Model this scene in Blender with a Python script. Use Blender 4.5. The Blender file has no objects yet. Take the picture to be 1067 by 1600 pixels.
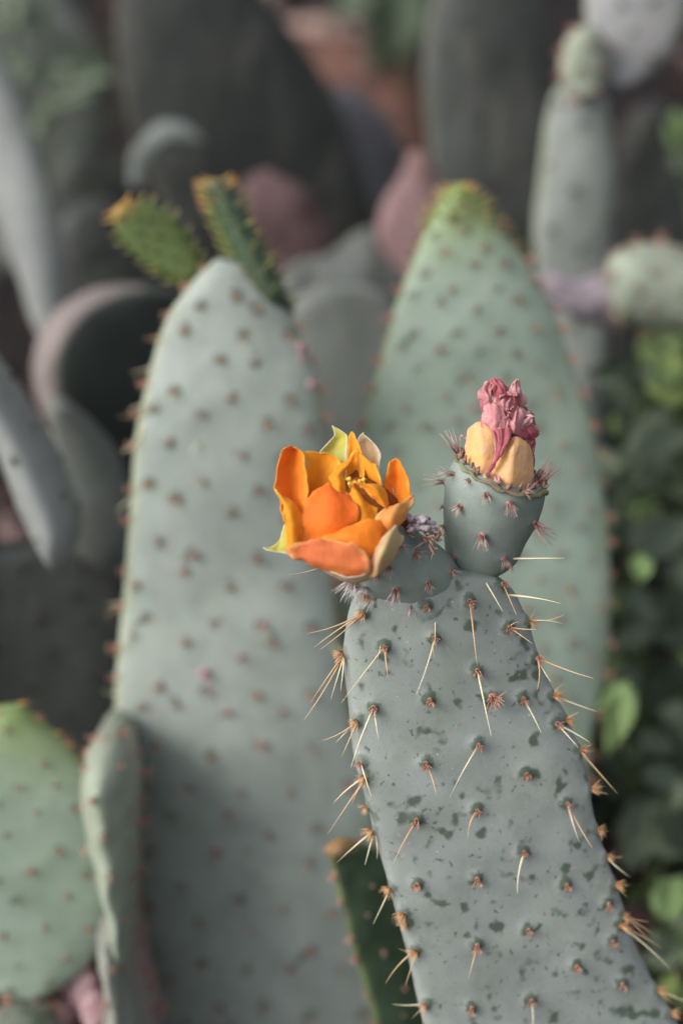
import bpy, math, random
import numpy as np
from mathutils import Vector, Matrix, noise
from mathutils.bvhtree import BVHTree

random.seed(7)
rng = np.random.default_rng(7)
SC = bpy.context.scene
COL = SC.collection

# ------------------------------------------------------------------ camera, sky, sun, exposure
PITCH = math.radians(35.0)
CAM_H = 0.75
FOCUS = 0.590
cam_data = bpy.data.cameras.new("camera")
cam = bpy.data.objects.new("camera", cam_data)
COL.objects.link(cam)
cam.location = (0, 0, CAM_H)
cam.rotation_euler = (math.pi / 2 - PITCH, 0, 0)
cam_data.sensor_fit = 'VERTICAL'
cam_data.sensor_height = 36.0
cam_data.sensor_width = 24.0
cam_data.lens = 54.0
cam_data.clip_start = 0.01
cam_data.clip_end = 500.0
cam_data.dof.use_dof = True
cam_data.dof.focus_distance = FOCUS
cam_data.dof.aperture_fstop = 3.0
cam_data.dof.aperture_blades = 0
SC.camera = cam

SUN_DIR = Vector((-0.72, -0.30, 0.62)).normalized()      # towards the sun: left, a little behind the camera
SUN_ELEV = math.asin(SUN_DIR.z)
SUN_ROT = math.atan2(SUN_DIR.x, SUN_DIR.y)
world = bpy.data.worlds.new("World")
SC.world = world
world.use_nodes = True
wn, wl = world.node_tree.nodes, world.node_tree.links
bg = wn.get("Background") or wn.new("ShaderNodeBackground")
sky = wn.new("ShaderNodeTexSky")
sky.sky_type = 'NISHITA'
sky.sun_disc = False
sky.sun_elevation = SUN_ELEV
sky.sun_rotation = SUN_ROT
sky.air_density = 1.0
sky.dust_density = 4.0
hsv = wn.new("ShaderNodeHueSaturation")                  # thin cloud: a paler sky
hsv.inputs["Saturation"].default_value = 0.30
wl.new(sky.outputs[0], hsv.inputs["Color"])
wl.new(hsv.outputs[0], bg.inputs["Color"])
bg.inputs["Strength"].default_value = 0.15
sun_data = bpy.data.lights.new("sun", 'SUN')
sun = bpy.data.objects.new("sun", sun_data)
COL.objects.link(sun)
sun_data.energy = 1.3
sun_data.angle = math.radians(32)
sun_data.color = (1.0, 0.97, 0.93)
sun.rotation_euler = SUN_DIR.to_track_quat('Z', 'Y').to_euler()
sun.location = SUN_DIR * 20
SC.view_settings.view_transform = 'Standard'
SC.view_settings.look = 'None'
SC.view_settings.gamma = 1.0
SC.view_settings.use_curve_mapping = False
SC.view_settings.exposure = 0.40
SC.cycles.use_denoising = True
SC.cycles.max_bounces = 8

# ------------------------------------------------------------------ camera-frame helpers (to read real places off the photograph)
RIGHT = Vector((1, 0, 0))
UP = Vector((0, math.sin(PITCH), math.cos(PITCH)))
FWD = Vector((0, math.cos(PITCH), -math.sin(PITCH)))
CAM = Vector((0, 0, CAM_H))
FPX = 2400.0


def W(px, py, d):
    return CAM + RIGHT * ((px - 533.5) / FPX * d) + UP * (-(py - 800.0) / FPX * d) + FWD * d


def camvec(x, y, d):
    return RIGHT * x + UP * y + FWD * d


class Plane:
    """A plane through the point seen at (px, py) at depth d; gx, gy: how depth grows to the right and upwards."""
    def __init__(s, px, py, d, gx=0.0, gy=-0.2):
        u, v = (px - 533.5) / FPX, -(py - 800) / FPX
        s.gx, s.gy = gx, gy
        s.d0 = d * (1 - gx * u - gy * v)
        s.n = camvec(gx, gy, -1).normalized()

    def pt(s, px, py):
        u, v = (px - 533.5) / FPX, -(py - 800) / FPX
        return W(px, py, s.d0 / (1 - s.gx * u - s.gy * v))

    def ground_py(s, px, z=0.0):
        lo, hi = 300.0, 2600.0
        for _ in range(40):
            m = (lo + hi) / 2
            if s.pt(px, m).z > z:
                lo = m
            else:
                hi = m
        return lo


def catmull(pts, n, params=None):
    P = np.array([tuple(p) for p in pts], float)
    if len(P) == 1:
        return np.repeat(P, n, 0)
    if params is None:
        seg = np.linalg.norm(np.diff(P, axis=0), axis=1)
        seg = np.maximum(seg, 1e-9) ** 0.5 * max(1e-9, seg.max()) ** 0.5
        t = np.concatenate([[0], np.cumsum(seg)])
        t /= t[-1]
    else:
        t = np.array(params, float)
    m = np.zeros_like(P)
    for i in range(len(P)):
        a, b = max(i - 1, 0), min(i + 1, len(P) - 1)
        m[i] = (P[b] - P[a]) / (t[b] - t[a])
    q = np.linspace(0, 1, n)
    out = np.zeros((n, P.shape[1]))
    for k, x in enumerate(q):
        i = min(max(np.searchsorted(t, x, side='right') - 1, 0), len(P) - 2)
        h = t[i + 1] - t[i]
        s = (x - t[i]) / h
        out[k] = ((2 * s**3 - 3 * s**2 + 1) * P[i] + (s**3 - 2 * s**2 + s) * h * m[i]
                  + (-2 * s**3 + 3 * s**2) * P[i + 1] + (s**3 - s**2) * h * m[i + 1])
    return out


# ------------------------------------------------------------------ object helpers
def link(o, parent=None):
    COL.objects.link(o)
    if parent is not None:
        o.parent = parent
    return o


def thing(name, loc, label, cat, group=None):
    o = bpy.data.objects.new(name, None)
    o.empty_display_size = 0.02
    link(o)
    o.location = loc
    o["label"] = label
    o["category"] = cat
    o["origin"] = tuple(loc)
    if group:
        o["group"] = group
    return o


def root_of(o):
    while o.parent is not None:
        o = o.parent
    return o


def base_loc(parent):
    return Vector(root_of(parent).location) if parent is not None else Vector((0, 0, 0))


def mesh_from(verts, faces, mat=None, smooth=True, attrs=None, name="mesh"):
    me = bpy.data.meshes.new(name)
    me.from_pydata([tuple(v) for v in verts], [], faces)
    if attrs:
        for k, a in attrs.items():
            at = me.attributes.new(k, 'FLOAT', 'POINT')
            at.data.foreach_set("value", np.asarray(a, np.float32))
    if mat:
        me.materials.append(mat)
    if smooth:
        me.polygons.foreach_set("use_smooth", [True] * len(me.polygons))
    me.update()
    return me


def part(name, verts, faces, mat, parent, attrs=None, smooth=True):
    """World-space vertices become one mesh object under parent."""
    L = base_loc(parent)
    me = mesh_from([Vector(v) - L for v in verts], faces, mat, smooth, attrs, name)
    o = bpy.data.objects.new(name, me)
    return link(o, parent)


def place(name, me, M, parent):
    """A shared mesh at world matrix M under parent (every parent below the root sits at the root's origin)."""
    o = bpy.data.objects.new(name, me)
    link(o, parent)
    o.matrix_local = Matrix.Translation(-base_loc(parent)) @ M
    return o


def frame(z, roll=0.0, hint=None):
    z = Vector(z).normalized()
    h = Vector(hint) if hint is not None else (Vector((0, 0, 1)) if abs(z.z) < 0.95 else Vector((0, 1, 0)))
    x = h.cross(z).normalized()
    y = z.cross(x)
    M = Matrix((x, y, z)).transposed().to_4x4()
    return M @ Matrix.Rotation(roll, 4, 'Z')


# ------------------------------------------------------------------ materials
def nodes_of(m):
    m.use_nodes = True
    nt = m.node_tree
    nt.nodes.clear()
    out = nt.nodes.new("ShaderNodeOutputMaterial")
    bs = nt.nodes.new("ShaderNodeBsdfPrincipled")
    nt.links.new(bs.outputs[0], out.inputs[0])
    return nt, bs, out


class NB:
    def __init__(s, nt):
        s.nt = nt

    def new(s, t, **k):
        n = s.nt.nodes.new(t)
        for a, b in k.items():
            setattr(n, a, b)
        return n

    def ln(s, a, b):
        s.nt.links.new(a, b)

    def coord(s):
        return s.new("ShaderNodeTexCoord").outputs["Object"]

    def noise(s, vec, scale, detail=4, rough=0.55, dist=0.0):
        n = s.new("ShaderNodeTexNoise")
        n.inputs["Scale"].default_value = scale
        n.inputs["Detail"].default_value = detail
        n.inputs["Roughness"].default_value = rough
        n.inputs["Distortion"].default_value = dist
        s.ln(vec, n.inputs["Vector"])
        return n.outputs["Fac"]

    def attr(s, name):
        return s.new("ShaderNodeAttribute", attribute_name=name).outputs["Fac"]

    def ramp(s, fac, lo, hi, a=0.0, b=1.0):
        n = s.new("ShaderNodeMapRange")
        n.interpolation_type = 'SMOOTHSTEP'
        n.inputs["From Min"].default_value = lo
        n.inputs["From Max"].default_value = hi
        n.inputs["To Min"].default_value = a
        n.inputs["To Max"].default_value = b
        s.ln(fac, n.inputs["Value"])
        return n.outputs[0]

    def math(s, op, a, b=None):
        n = s.new("ShaderNodeMath", operation=op)
        for i, v in enumerate((a, b)):
            if v is None:
                continue
            if isinstance(v, (int, float)):
                n.inputs[i].default_value = v
            else:
                s.ln(v, n.inputs[i])
        return n.outputs[0]

    def mix(s, fac, a, b, mode='MIX'):
        n = s.new("ShaderNodeMix", data_type='RGBA', blend_type=mode)
        for i, v in ((0, fac), (6, a), (7, b)):
            if isinstance(v, (int, float)):
                n.inputs[i].default_value = v
            elif isinstance(v, tuple):
                n.inputs[i].default_value = (*v, 1)
            else:
                s.ln(v, n.inputs[i])
        return n.outputs[2]

    def bump(s, h, strength, dist, normal=None):
        n = s.new("ShaderNodeBump")
        n.inputs["Strength"].default_value = strength
        n.inputs["Distance"].default_value = dist
        s.ln(h, n.inputs["Height"])
        if normal is not None:
            s.ln(normal, n.inputs["Normal"])
        return n.outputs[0]


def pad_material(name, bloom, skin, rim=None, tip=None, tip_from=0.85, patch=0.0, patch_scale=70.0, rough=0.62, rim_amt=0.6, scar=(0.30, 0.22, 0.16), streak=0.0):
    """Waxy cactus skin: a pale bloom over green skin, rubbed off in patches; areole rings mix rubbing with painted shade."""
    m = bpy.data.materials.new(name)
    nt, bs, out = nodes_of(m)
    b = NB(nt)
    co = b.coord()
    big = b.noise(co, 16, 3, 0.55, 0.6)
    mid = b.noise(co, 60, 5, 0.6, 0.3)
    fine = b.noise(co, 900, 3, 0.6)
    pore = b.noise(co, 2600, 2, 0.6)
    hue = b.noise(co, 34, 4, 0.6, 1.0)
    c = b.mix(b.ramp(big, 0.3, 0.7), tuple(x * 0.86 for x in bloom), tuple(min(1, x * 1.10) for x in bloom))
    c = b.mix(b.ramp(mid, 0.35, 0.75, 0, 0.30), c, skin)
    c = b.mix(b.ramp(fine, 0.45, 0.75, 0, 0.28), c, tuple(x * 0.7 for x in bloom))
    c = b.mix(b.ramp(pore, 0.55, 0.72, 0, 0.22), c, tuple(min(1, x * 1.45) for x in bloom))
    c = b.mix(b.ramp(hue, 0.5, 0.72, 0, 0.30), c, (bloom[0] * 0.95, bloom[1] * 1.02, bloom[2] * 0.80))
    c = b.mix(b.ramp(hue, 0.46, 0.30, 0, 0.30), c, (bloom[0] * 1.02, bloom[1] * 0.96, bloom[2] * 1.04))
    rub = b.attr("rub")  # dark ring at each areole: rubbed bloom plus painted shade
    wob = b.noise(co, 260, 3, 0.6)
    rub_shade_fac = b.ramp(b.math('ADD', rub, b.math('MULTIPLY', b.math('SUBTRACT', wob, 0.5), 0.9)), 0.42, 0.75, 0, 0.9)
    c = b.mix(rub_shade_fac, c, skin)
    if patch > 0:
        pn = b.noise(co, patch_scale, 1.2, 0.45, 0.15)
        where = b.noise(co, patch_scale * 0.28, 2, 0.5)
        pf = b.ramp(b.math('ADD', pn, b.math('ADD', b.math('MULTIPLY', b.math('SUBTRACT', where, 0.5), 0.30), b.math('MULTIPLY', b.math('SUBTRACT', b.noise(co, 600, 4, 0.65), 0.5), 0.14))), patch - 0.02, patch + 0.13, 0, 0.9)
        pf2 = b.ramp(b.noise(co, patch_scale * 2.3, 2, 0.5, 0.2), patch + 0.04, patch + 0.10, 0, 0.7)
        c = b.mix(pf, c, skin)
        c = b.mix(pf2, c, tuple(x * 0.85 for x in skin))
        sp = b.noise(co, 420, 1, 0.4)
        c = b.mix(b.ramp(sp, 0.73, 0.76, 0, 0.7), c, (0.42, 0.30, 0.26))
        dust = b.noise(co, 330, 2, 0.5)
        c = b.mix(b.ramp(dust, 0.74, 0.77, 0, 0.75), c, (0.62, 0.60, 0.57))
    if streak > 0:
        mp = b.new("ShaderNodeMapping")
        mp.inputs["Scale"].default_value = (1, 0.25, 0.25)
        b.ln(co, mp.inputs["Vector"])
        st = b.noise(mp.outputs[0], 60, 4, 0.6, 0.8)
        c = b.mix(b.ramp(st, 0.5, 0.75, 0, streak), c, scar)
    if rim is not None:
        rf = b.math('MULTIPLY', b.attr("rim"), b.ramp(mid, 0.25, 0.7, 0.4 * rim_amt, rim_amt))
        c = b.mix(rf, c, rim)
    if tip is not None:
        al = b.math('ADD', b.attr("along"), b.math('MULTIPLY', b.math('SUBTRACT', mid, 0.5), 0.06))
        c = b.mix(b.ramp(al, tip_from, 1.0, 0, 1), c, tip)
    b.ln(c, bs.inputs["Base Color"])
    b.ln(b.ramp(mid, 0.3, 0.7, rough - 0.06, rough + 0.1), bs.inputs["Roughness"])
    bs.inputs["Specular IOR Level"].default_value = 0.4
    bs.inputs["Subsurface Weight"].default_value = 0.06
    bs.inputs["Subsurface Radius"].default_value = (0.002, 0.004, 0.001)
    n1 = b.bump(mid, 0.25, 0.0012)
    n2 = b.bump(b.math('ADD', fine, b.math('MULTIPLY', pore, 0.6)), 0.5, 0.00016, n1)
    b.ln(n2, bs.inputs["Normal"])
    return m


def spike_material(name, base, tip, rough=0.5, mid=0.35):
    m = bpy.data.materials.new(name)
    nt, bs, out = nodes_of(m)
    b = NB(nt)
    t = b.attr("along")
    c = b.mix(b.ramp(t, 0.0, mid), base, tip)
    v = b.noise(b.new("ShaderNodeTexCoord").outputs["Generated"], 9, 2)
    c = b.mix(b.ramp(v, 0.4, 0.8, 0, 0.35), c, tuple(x * 0.6 for x in base))
    b.ln(c, bs.inputs["Base Color"])
    bs.inputs["Roughness"].default_value = rough
    bs.inputs["Subsurface Weight"].default_value = 0.15
    bs.inputs["Subsurface Radius"].default_value = (0.001, 0.0006, 0.0003)
    return m


def petal_material(name, inner, edge, base, transl=0.35, vein=0.45, rough=0.62, blotch=None, blotch_amt=0.5):
    m = bpy.data.materials.new(name)
    nt, bs, out = nodes_of(m)
    b = NB(nt)
    co = b.coord()
    al, ac = b.attr("along"), b.attr("across")
    c = b.mix(b.ramp(al, 0.0, 0.55), base, inner)
    e = b.math('MAXIMUM', b.ramp(ac, 0.72, 1.0), b.ramp(al, 0.88, 1.0))
    nz = b.noise(co, 300, 4, 0.6)
    c = b.mix(b.math('MULTIPLY', e, b.ramp(nz, 0.3, 0.7, 0.45, 1.0)), c, edge)
    cb = b.new("ShaderNodeCombineXYZ")
    b.ln(b.math('MULTIPLY', b.attr("side"), 26.0), cb.inputs[0])
    b.ln(b.math('MULTIPLY', al, 2.5), cb.inputs[1])
    vn = b.noise(cb.outputs[0], 1.0, 4, 0.6, 0.4)
    c = b.mix(b.ramp(vn, 0.45, 0.75, 0, vein), c, tuple(x * 0.72 for x in inner))
    if blotch:
        bl = b.noise(co, 110, 4, 0.6, 0.5)
        c = b.mix(b.ramp(bl, 0.42, 0.62, 0, blotch_amt), c, blotch)
    b.ln(c, bs.inputs["Base Color"])
    bs.inputs["Roughness"].default_value = rough
    bs.inputs["Specular IOR Level"].default_value = 0.35
    bs.inputs["Sheen Weight"].default_value = 0.08
    h = b.math('ADD', b.math('MULTIPLY', vn, 0.6), b.math('MULTIPLY', nz, 0.5))
    nm = b.bump(h, 0.5, 0.0008)
    b.ln(nm, bs.inputs["Normal"])
    tr = b.new("ShaderNodeBsdfTranslucent")
    b.ln(c, tr.inputs[0])
    b.ln(nm, tr.inputs["Normal"])
    mx = b.new("ShaderNodeMixShader")
    mx.inputs[0].default_value = transl
    b.ln(bs.outputs[0], mx.inputs[1])
    b.ln(tr.outputs[0], mx.inputs[2])
    b.ln(mx.outputs[0], out.inputs[0])
    return m


def rough_material(name, c1, c2, c3=None, scale=30.0, rough=0.9, bump=0.6, dist=0.003):
    m = bpy.data.materials.new(name)
    nt, bs, out = nodes_of(m)
    b = NB(nt)
    co = b.coord()
    a = b.noise(co, scale, 6, 0.65, 0.4)
    f = b.noise(co, scale * 7, 4, 0.6)
    c = b.mix(b.ramp(a, 0.32, 0.68), c1, c2)
    if c3:
        c = b.mix(b.ramp(f, 0.5, 0.72), c, c3)
    b.ln(c, bs.inputs["Base Color"])
    bs.inputs["Roughness"].default_value = rough
    bs.inputs["Specular IOR Level"].default_value = 0.2
    h = b.math('ADD', a, b.math('MULTIPLY', f, 0.4))
    b.ln(b.bump(h, bump, dist), bs.inputs["Normal"])
    return m


def leaf_material(name, c1, c2, rough=0.5, transl=0.25):
    m = bpy.data.materials.new(name)
    nt, bs, out = nodes_of(m)
    b = NB(nt)
    oi = b.new("ShaderNodeObjectInfo").outputs["Random"]
    a = b.noise(b.coord(), 60, 4, 0.6)
    c = b.mix(b.math('MULTIPLY', b.math('ADD', oi, b.ramp(a, 0.3, 0.7)), 0.5), c1, c2)
    vein = b.ramp(b.attr("across"), 0.0, 0.10, 1, 0)
    c = b.mix(b.math('MULTIPLY', vein, 0.5), c, tuple(min(1, x * 1.8) for x in c2))
    b.ln(c, bs.inputs["Base Color"])
    bs.inputs["Roughness"].default_value = rough
    b.ln(b.bump(a, 0.4, 0.002), bs.inputs["Normal"])
    tr = b.new("ShaderNodeBsdfTranslucent")
    b.ln(c, tr.inputs[0])
    mx = b.new("ShaderNodeMixShader")
    mx.inputs[0].default_value = transl
    b.ln(bs.outputs[0], mx.inputs[1])
    b.ln(tr.outputs[0], mx.inputs[2])
    b.ln(mx.outputs[0], out.inputs[0])
    return m


M_FRONT = pad_material("front_pad_skin", (0.292, 0.324, 0.302), (0.062, 0.092, 0.062), rim=(0.30, 0.32, 0.31), rim_amt=0.5, patch=0.612, patch_scale=150, rough=0.6)
M_LOWER = pad_material("old_lower_pad_skin", (0.13, 0.14, 0.12), (0.05, 0.07, 0.04), rim=(0.22, 0.18, 0.14), patch=0.55, patch_scale=50)
M_FRUIT = pad_material("fruit_skin", (0.24, 0.285, 0.255), (0.085, 0.135, 0.095), patch=0.0, rough=0.55)
M_LEFT = pad_material("left_pad_skin", (0.305, 0.348, 0.316), (0.11, 0.135, 0.10), rim=(0.42, 0.44, 0.27), rim_amt=0.6, rough=0.66, streak=0.25, scar=(0.42, 0.40, 0.34))
M_RIGHT = pad_material("right_pad_skin", (0.272, 0.340, 0.278), (0.09, 0.13, 0.09), rim=(0.33, 0.40, 0.20), rim_amt=0.5, tip=(0.21, 0.29, 0.08), tip_from=0.78, rough=0.66, streak=0.22, scar=(0.40, 0.40, 0.33))
M_CORNER = pad_material("corner_pad_skin", (0.245, 0.312, 0.245), (0.09, 0.13, 0.085), rim=(0.34, 0.38, 0.2), rim_amt=0.5, tip=(0.20, 0.27, 0.10), tip_from=0.62)
M_EDGE = pad_material("edge_pad_skin", (0.30, 0.34, 0.27), (0.12, 0.15, 0.09), rim=(0.36, 0.28, 0.24), rim_amt=0.6, streak=0.4)
M_EDGE2 = pad_material("old_edge_pad_skin", (0.24, 0.25, 0.22), (0.10, 0.12, 0.08), rim=(0.36, 0.24, 0.24), rim_amt=0.9, streak=0.7, scar=(0.33, 0.22, 0.21))
M_PALE = pad_material("pale_pad_skin", (0.25, 0.262, 0.258), (0.17, 0.18, 0.15), rim=(0.34, 0.35, 0.25), rim_amt=0.3, streak=0.55, scar=(0.17, 0.16, 0.15))
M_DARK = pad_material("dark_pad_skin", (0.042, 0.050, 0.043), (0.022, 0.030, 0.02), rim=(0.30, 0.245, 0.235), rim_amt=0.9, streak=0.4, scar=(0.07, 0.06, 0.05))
M_OLD_SHADED = pad_material("shaded_old_pad_skin", (0.052, 0.058, 0.055), (0.034, 0.040, 0.03), rim=(0.14, 0.13, 0.10), rim_amt=0.6, streak=0.75, scar=(0.125, 0.115, 0.10))  # old dull skin with the back's shade mixed into the colour
M_OLDER_SHADED = pad_material("shaded_older_pad_skin", (0.021, 0.025, 0.023), (0.012, 0.015, 0.012), rim=(0.10, 0.09, 0.07), rim_amt=0.6, streak=0.75, scar=(0.072, 0.068, 0.060))  # darkest old skin, more of the back's shade painted in
M_BLUE = pad_material("bluish_pad_skin", (0.105, 0.107, 0.125), (0.05, 0.06, 0.055), streak=0.3)
M_MID = pad_material("mid_pad_skin", (0.165, 0.18, 0.165), (0.07, 0.09, 0.065), rim=(0.28, 0.26, 0.20), streak=0.5, scar=(0.24, 0.22, 0.19))
M_MID2 = pad_material("grey_mottled_skin", (0.24, 0.26, 0.245), (0.10, 0.12, 0.09), rim=(0.30, 0.34, 0.2), streak=0.35, scar=(0.16, 0.16, 0.14))
M_MID3 = pad_material("grey_lilac_skin", (0.26, 0.26, 0.27), (0.10, 0.12, 0.09), rim=(0.34, 0.36, 0.22), streak=0.35, scar=(0.2, 0.19, 0.18))
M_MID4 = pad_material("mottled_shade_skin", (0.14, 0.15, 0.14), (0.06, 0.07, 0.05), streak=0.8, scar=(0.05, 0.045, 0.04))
M_YOUNG = pad_material("young_pad_skin", (0.115, 0.165, 0.055), (0.075, 0.115, 0.035), tip=(0.36, 0.20, 0.045), tip_from=0.72, rough=0.5)
M_YOUNGDARK = pad_material("dark_young_pad_skin", (0.045, 0.075, 0.04), (0.04, 0.07, 0.03), rim=(0.26, 0.29, 0.08), rim_amt=0.9, tip=(0.40, 0.25, 0.06), tip_from=0.88, rough=0.5)
M_YOUNGDARK2 = pad_material("shaded_young_pad_skin", (0.032, 0.058, 0.030), (0.025, 0.045, 0.02), rim=(0.17, 0.19, 0.07), rim_amt=0.8, tip=(0.26, 0.15, 0.05), tip_from=0.93, rough=0.6)  # skin darkened to paint in the front pad's shadow
M_MAUVE = rough_material("dried_mauve_skin", (0.16, 0.10, 0.102), (0.085, 0.055, 0.057), (0.21, 0.14, 0.14), scale=35)
M_ROSE = rough_material("dried_rose_skin", (0.27, 0.17, 0.17), (0.15, 0.09, 0.09), (0.33, 0.23, 0.22), scale=35)
M_LILAC = rough_material("dried_lilac_skin", (0.32, 0.27, 0.31), (0.20, 0.17, 0.19), (0.12, 0.10, 0.10), scale=45)
M_PINKDRY = rough_material("dried_pink_skin", (0.46, 0.30, 0.31), (0.30, 0.17, 0.18), (0.55, 0.46, 0.50), scale=60)
M_BROWN = rough_material("dead_brown_skin", (0.17, 0.085, 0.065), (0.075, 0.04, 0.035), (0.28, 0.18, 0.14), scale=22)
M_TERRA = rough_material("pale_stone", (0.42, 0.29, 0.25), (0.30, 0.20, 0.17), (0.5, 0.4, 0.36), scale=30)
M_SOIL = rough_material("soil", (0.020, 0.016, 0.016), (0.009, 0.008, 0.009), (0.038, 0.03, 0.028), scale=9, bump=1.0, dist=0.02)
M_LITTER = rough_material("dry_leaf_litter", (0.055, 0.034, 0.031), (0.025, 0.018, 0.018), (0.10, 0.065, 0.058), scale=40)
M_LITTERP = rough_material("pale_dead_leaves", (0.26, 0.18, 0.165), (0.14, 0.095, 0.09), (0.34, 0.27, 0.25), scale=40)
M_TWIG = rough_material("grey_twig", (0.24, 0.22, 0.20), (0.12, 0.11, 0.09), scale=120, dist=0.001)
M_STEMG = rough_material("green_stem", (0.10, 0.13, 0.05), (0.06, 0.08, 0.035), scale=90, dist=0.001)
M_LEAFB = leaf_material("bright_leaf", (0.15, 0.24, 0.085), (0.23, 0.33, 0.13))
M_LEAFG = leaf_material("grey_leaf", (0.12, 0.165, 0.105), (0.21, 0.26, 0.175))
M_LEAFD = leaf_material("dark_leaf", (0.045, 0.07, 0.04), (0.075, 0.11, 0.06))
M_LEAFY = leaf_material("yellow_leaf", (0.24, 0.32, 0.09), (0.34, 0.42, 0.16))
M_SPINE = spike_material("spine_straw", (0.52, 0.23, 0.13), (0.66, 0.46, 0.25), mid=0.5)
M_SPINEP = spike_material("spine_pale", (0.62, 0.50, 0.28), (0.80, 0.72, 0.50), mid=0.3)
M_TUFT = spike_material("glochid_rust", (0.40, 0.17, 0.12), (0.62, 0.36, 0.26), mid=0.9)
M_TUFTO = spike_material("glochid_orange", (0.52, 0.22, 0.10), (0.70, 0.44, 0.22), mid=0.9)
M_TUFTF = spike_material("glochid_fruit", (0.36, 0.16, 0.14), (0.72, 0.54, 0.48), mid=1.0)
M_TUFTW = spike_material("glochid_white", (0.42, 0.32, 0.30), (0.78, 0.74, 0.70), mid=0.6)
M_TUFTB = spike_material("glochid_brown", (0.34, 0.19, 0.15), (0.52, 0.34, 0.28), mid=1.0)
M_TUFTK = spike_material("glochid_dark", (0.05, 0.04, 0.035), (0.11, 0.085, 0.075), mid=1.0)
M_CONE = spike_material("leaf_cone", (0.14, 0.20, 0.055), (0.40, 0.32, 0.11), mid=1.0)
M_CONEO = spike_material("leaf_cone_rust", (0.40, 0.27, 0.07), (0.52, 0.26, 0.09), mid=1.0)

M_PET = petal_material("orange_petal", (0.92, 0.245, 0.012), (0.94, 0.40, 0.04), (0.92, 0.30, 0.015), transl=0.22)
M_PETY = petal_material("amber_petal", (0.93, 0.36, 0.013), (0.95, 0.55, 0.07), (0.92, 0.33, 0.012), transl=0.22)
M_PETD = petal_material("deep_orange_petal", (0.93, 0.175, 0.013), (0.93, 0.30, 0.05), (0.93, 0.23, 0.015), vein=0.2, transl=0.22)
M_PETS = petal_material("salmon_petal", (0.78, 0.20, 0.06), (0.88, 0.50, 0.18), (0.84, 0.25, 0.04), transl=0.15, blotch=(0.66, 0.13, 0.05), blotch_amt=0.45)
M_PETP = petal_material("peach_petal", (0.80, 0.36, 0.10), (0.84, 0.58, 0.26), (0.82, 0.30, 0.05), transl=0.25)
M_PETG = petal_material("greenish_petal", (0.60, 0.47, 0.22), (0.72, 0.62, 0.45), (0.52, 0.34, 0.14), transl=0.2, blotch=(0.66, 0.36, 0.22), blotch_amt=0.6)
M_SEP = petal_material("cream_sepal", (0.60, 0.55, 0.10), (0.80, 0.78, 0.66), (0.50, 0.50, 0.12), transl=0.25, vein=0.1)
M_SEPW = petal_material("pale_sepal", (0.78, 0.56, 0.33), (0.82, 0.80, 0.72), (0.62, 0.34, 0.10), transl=0.25, vein=0.15)
M_WILTY = petal_material("wilted_yellow_petal", (0.82, 0.47, 0.15), (0.78, 0.38, 0.32), (0.78, 0.44, 0.24), transl=0.12, blotch=(0.80, 0.46, 0.32), blotch_amt=0.6)
M_WILTP = petal_material("wilted_pink_petal", (0.74, 0.42, 0.40), (0.86, 0.68, 0.60), (0.68, 0.26, 0.28), transl=0.25, blotch=(0.56, 0.16, 0.20), blotch_amt=0.7)
M_WILTR = petal_material("wilted_crimson_petal", (0.52, 0.13, 0.16), (0.70, 0.38, 0.34), (0.50, 0.10, 0.14), transl=0.25, blotch=(0.52, 0.16, 0.17), blotch_amt=0.6)
M_DRY = rough_material("dry_scales", (0.36, 0.22, 0.15), (0.16, 0.09, 0.065), (0.5, 0.36, 0.27), scale=300, dist=0.0006)
M_CALYX = rough_material("calyx_rim", (0.20, 0.24, 0.12), (0.20, 0.13, 0.09), (0.26, 0.25, 0.16), scale=200, dist=0.0005)
M_FLUFF = rough_material("grey_fluff", (0.50, 0.43, 0.45), (0.26, 0.21, 0.24), (0.62, 0.52, 0.50), scale=350, dist=0.0008)
M_THROAT = rough_material("flower_throat", (0.30, 0.085, 0.012), (0.16, 0.045, 0.01), scale=200, dist=0.0005)  # dark colour also paints the shade between the petals


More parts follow.
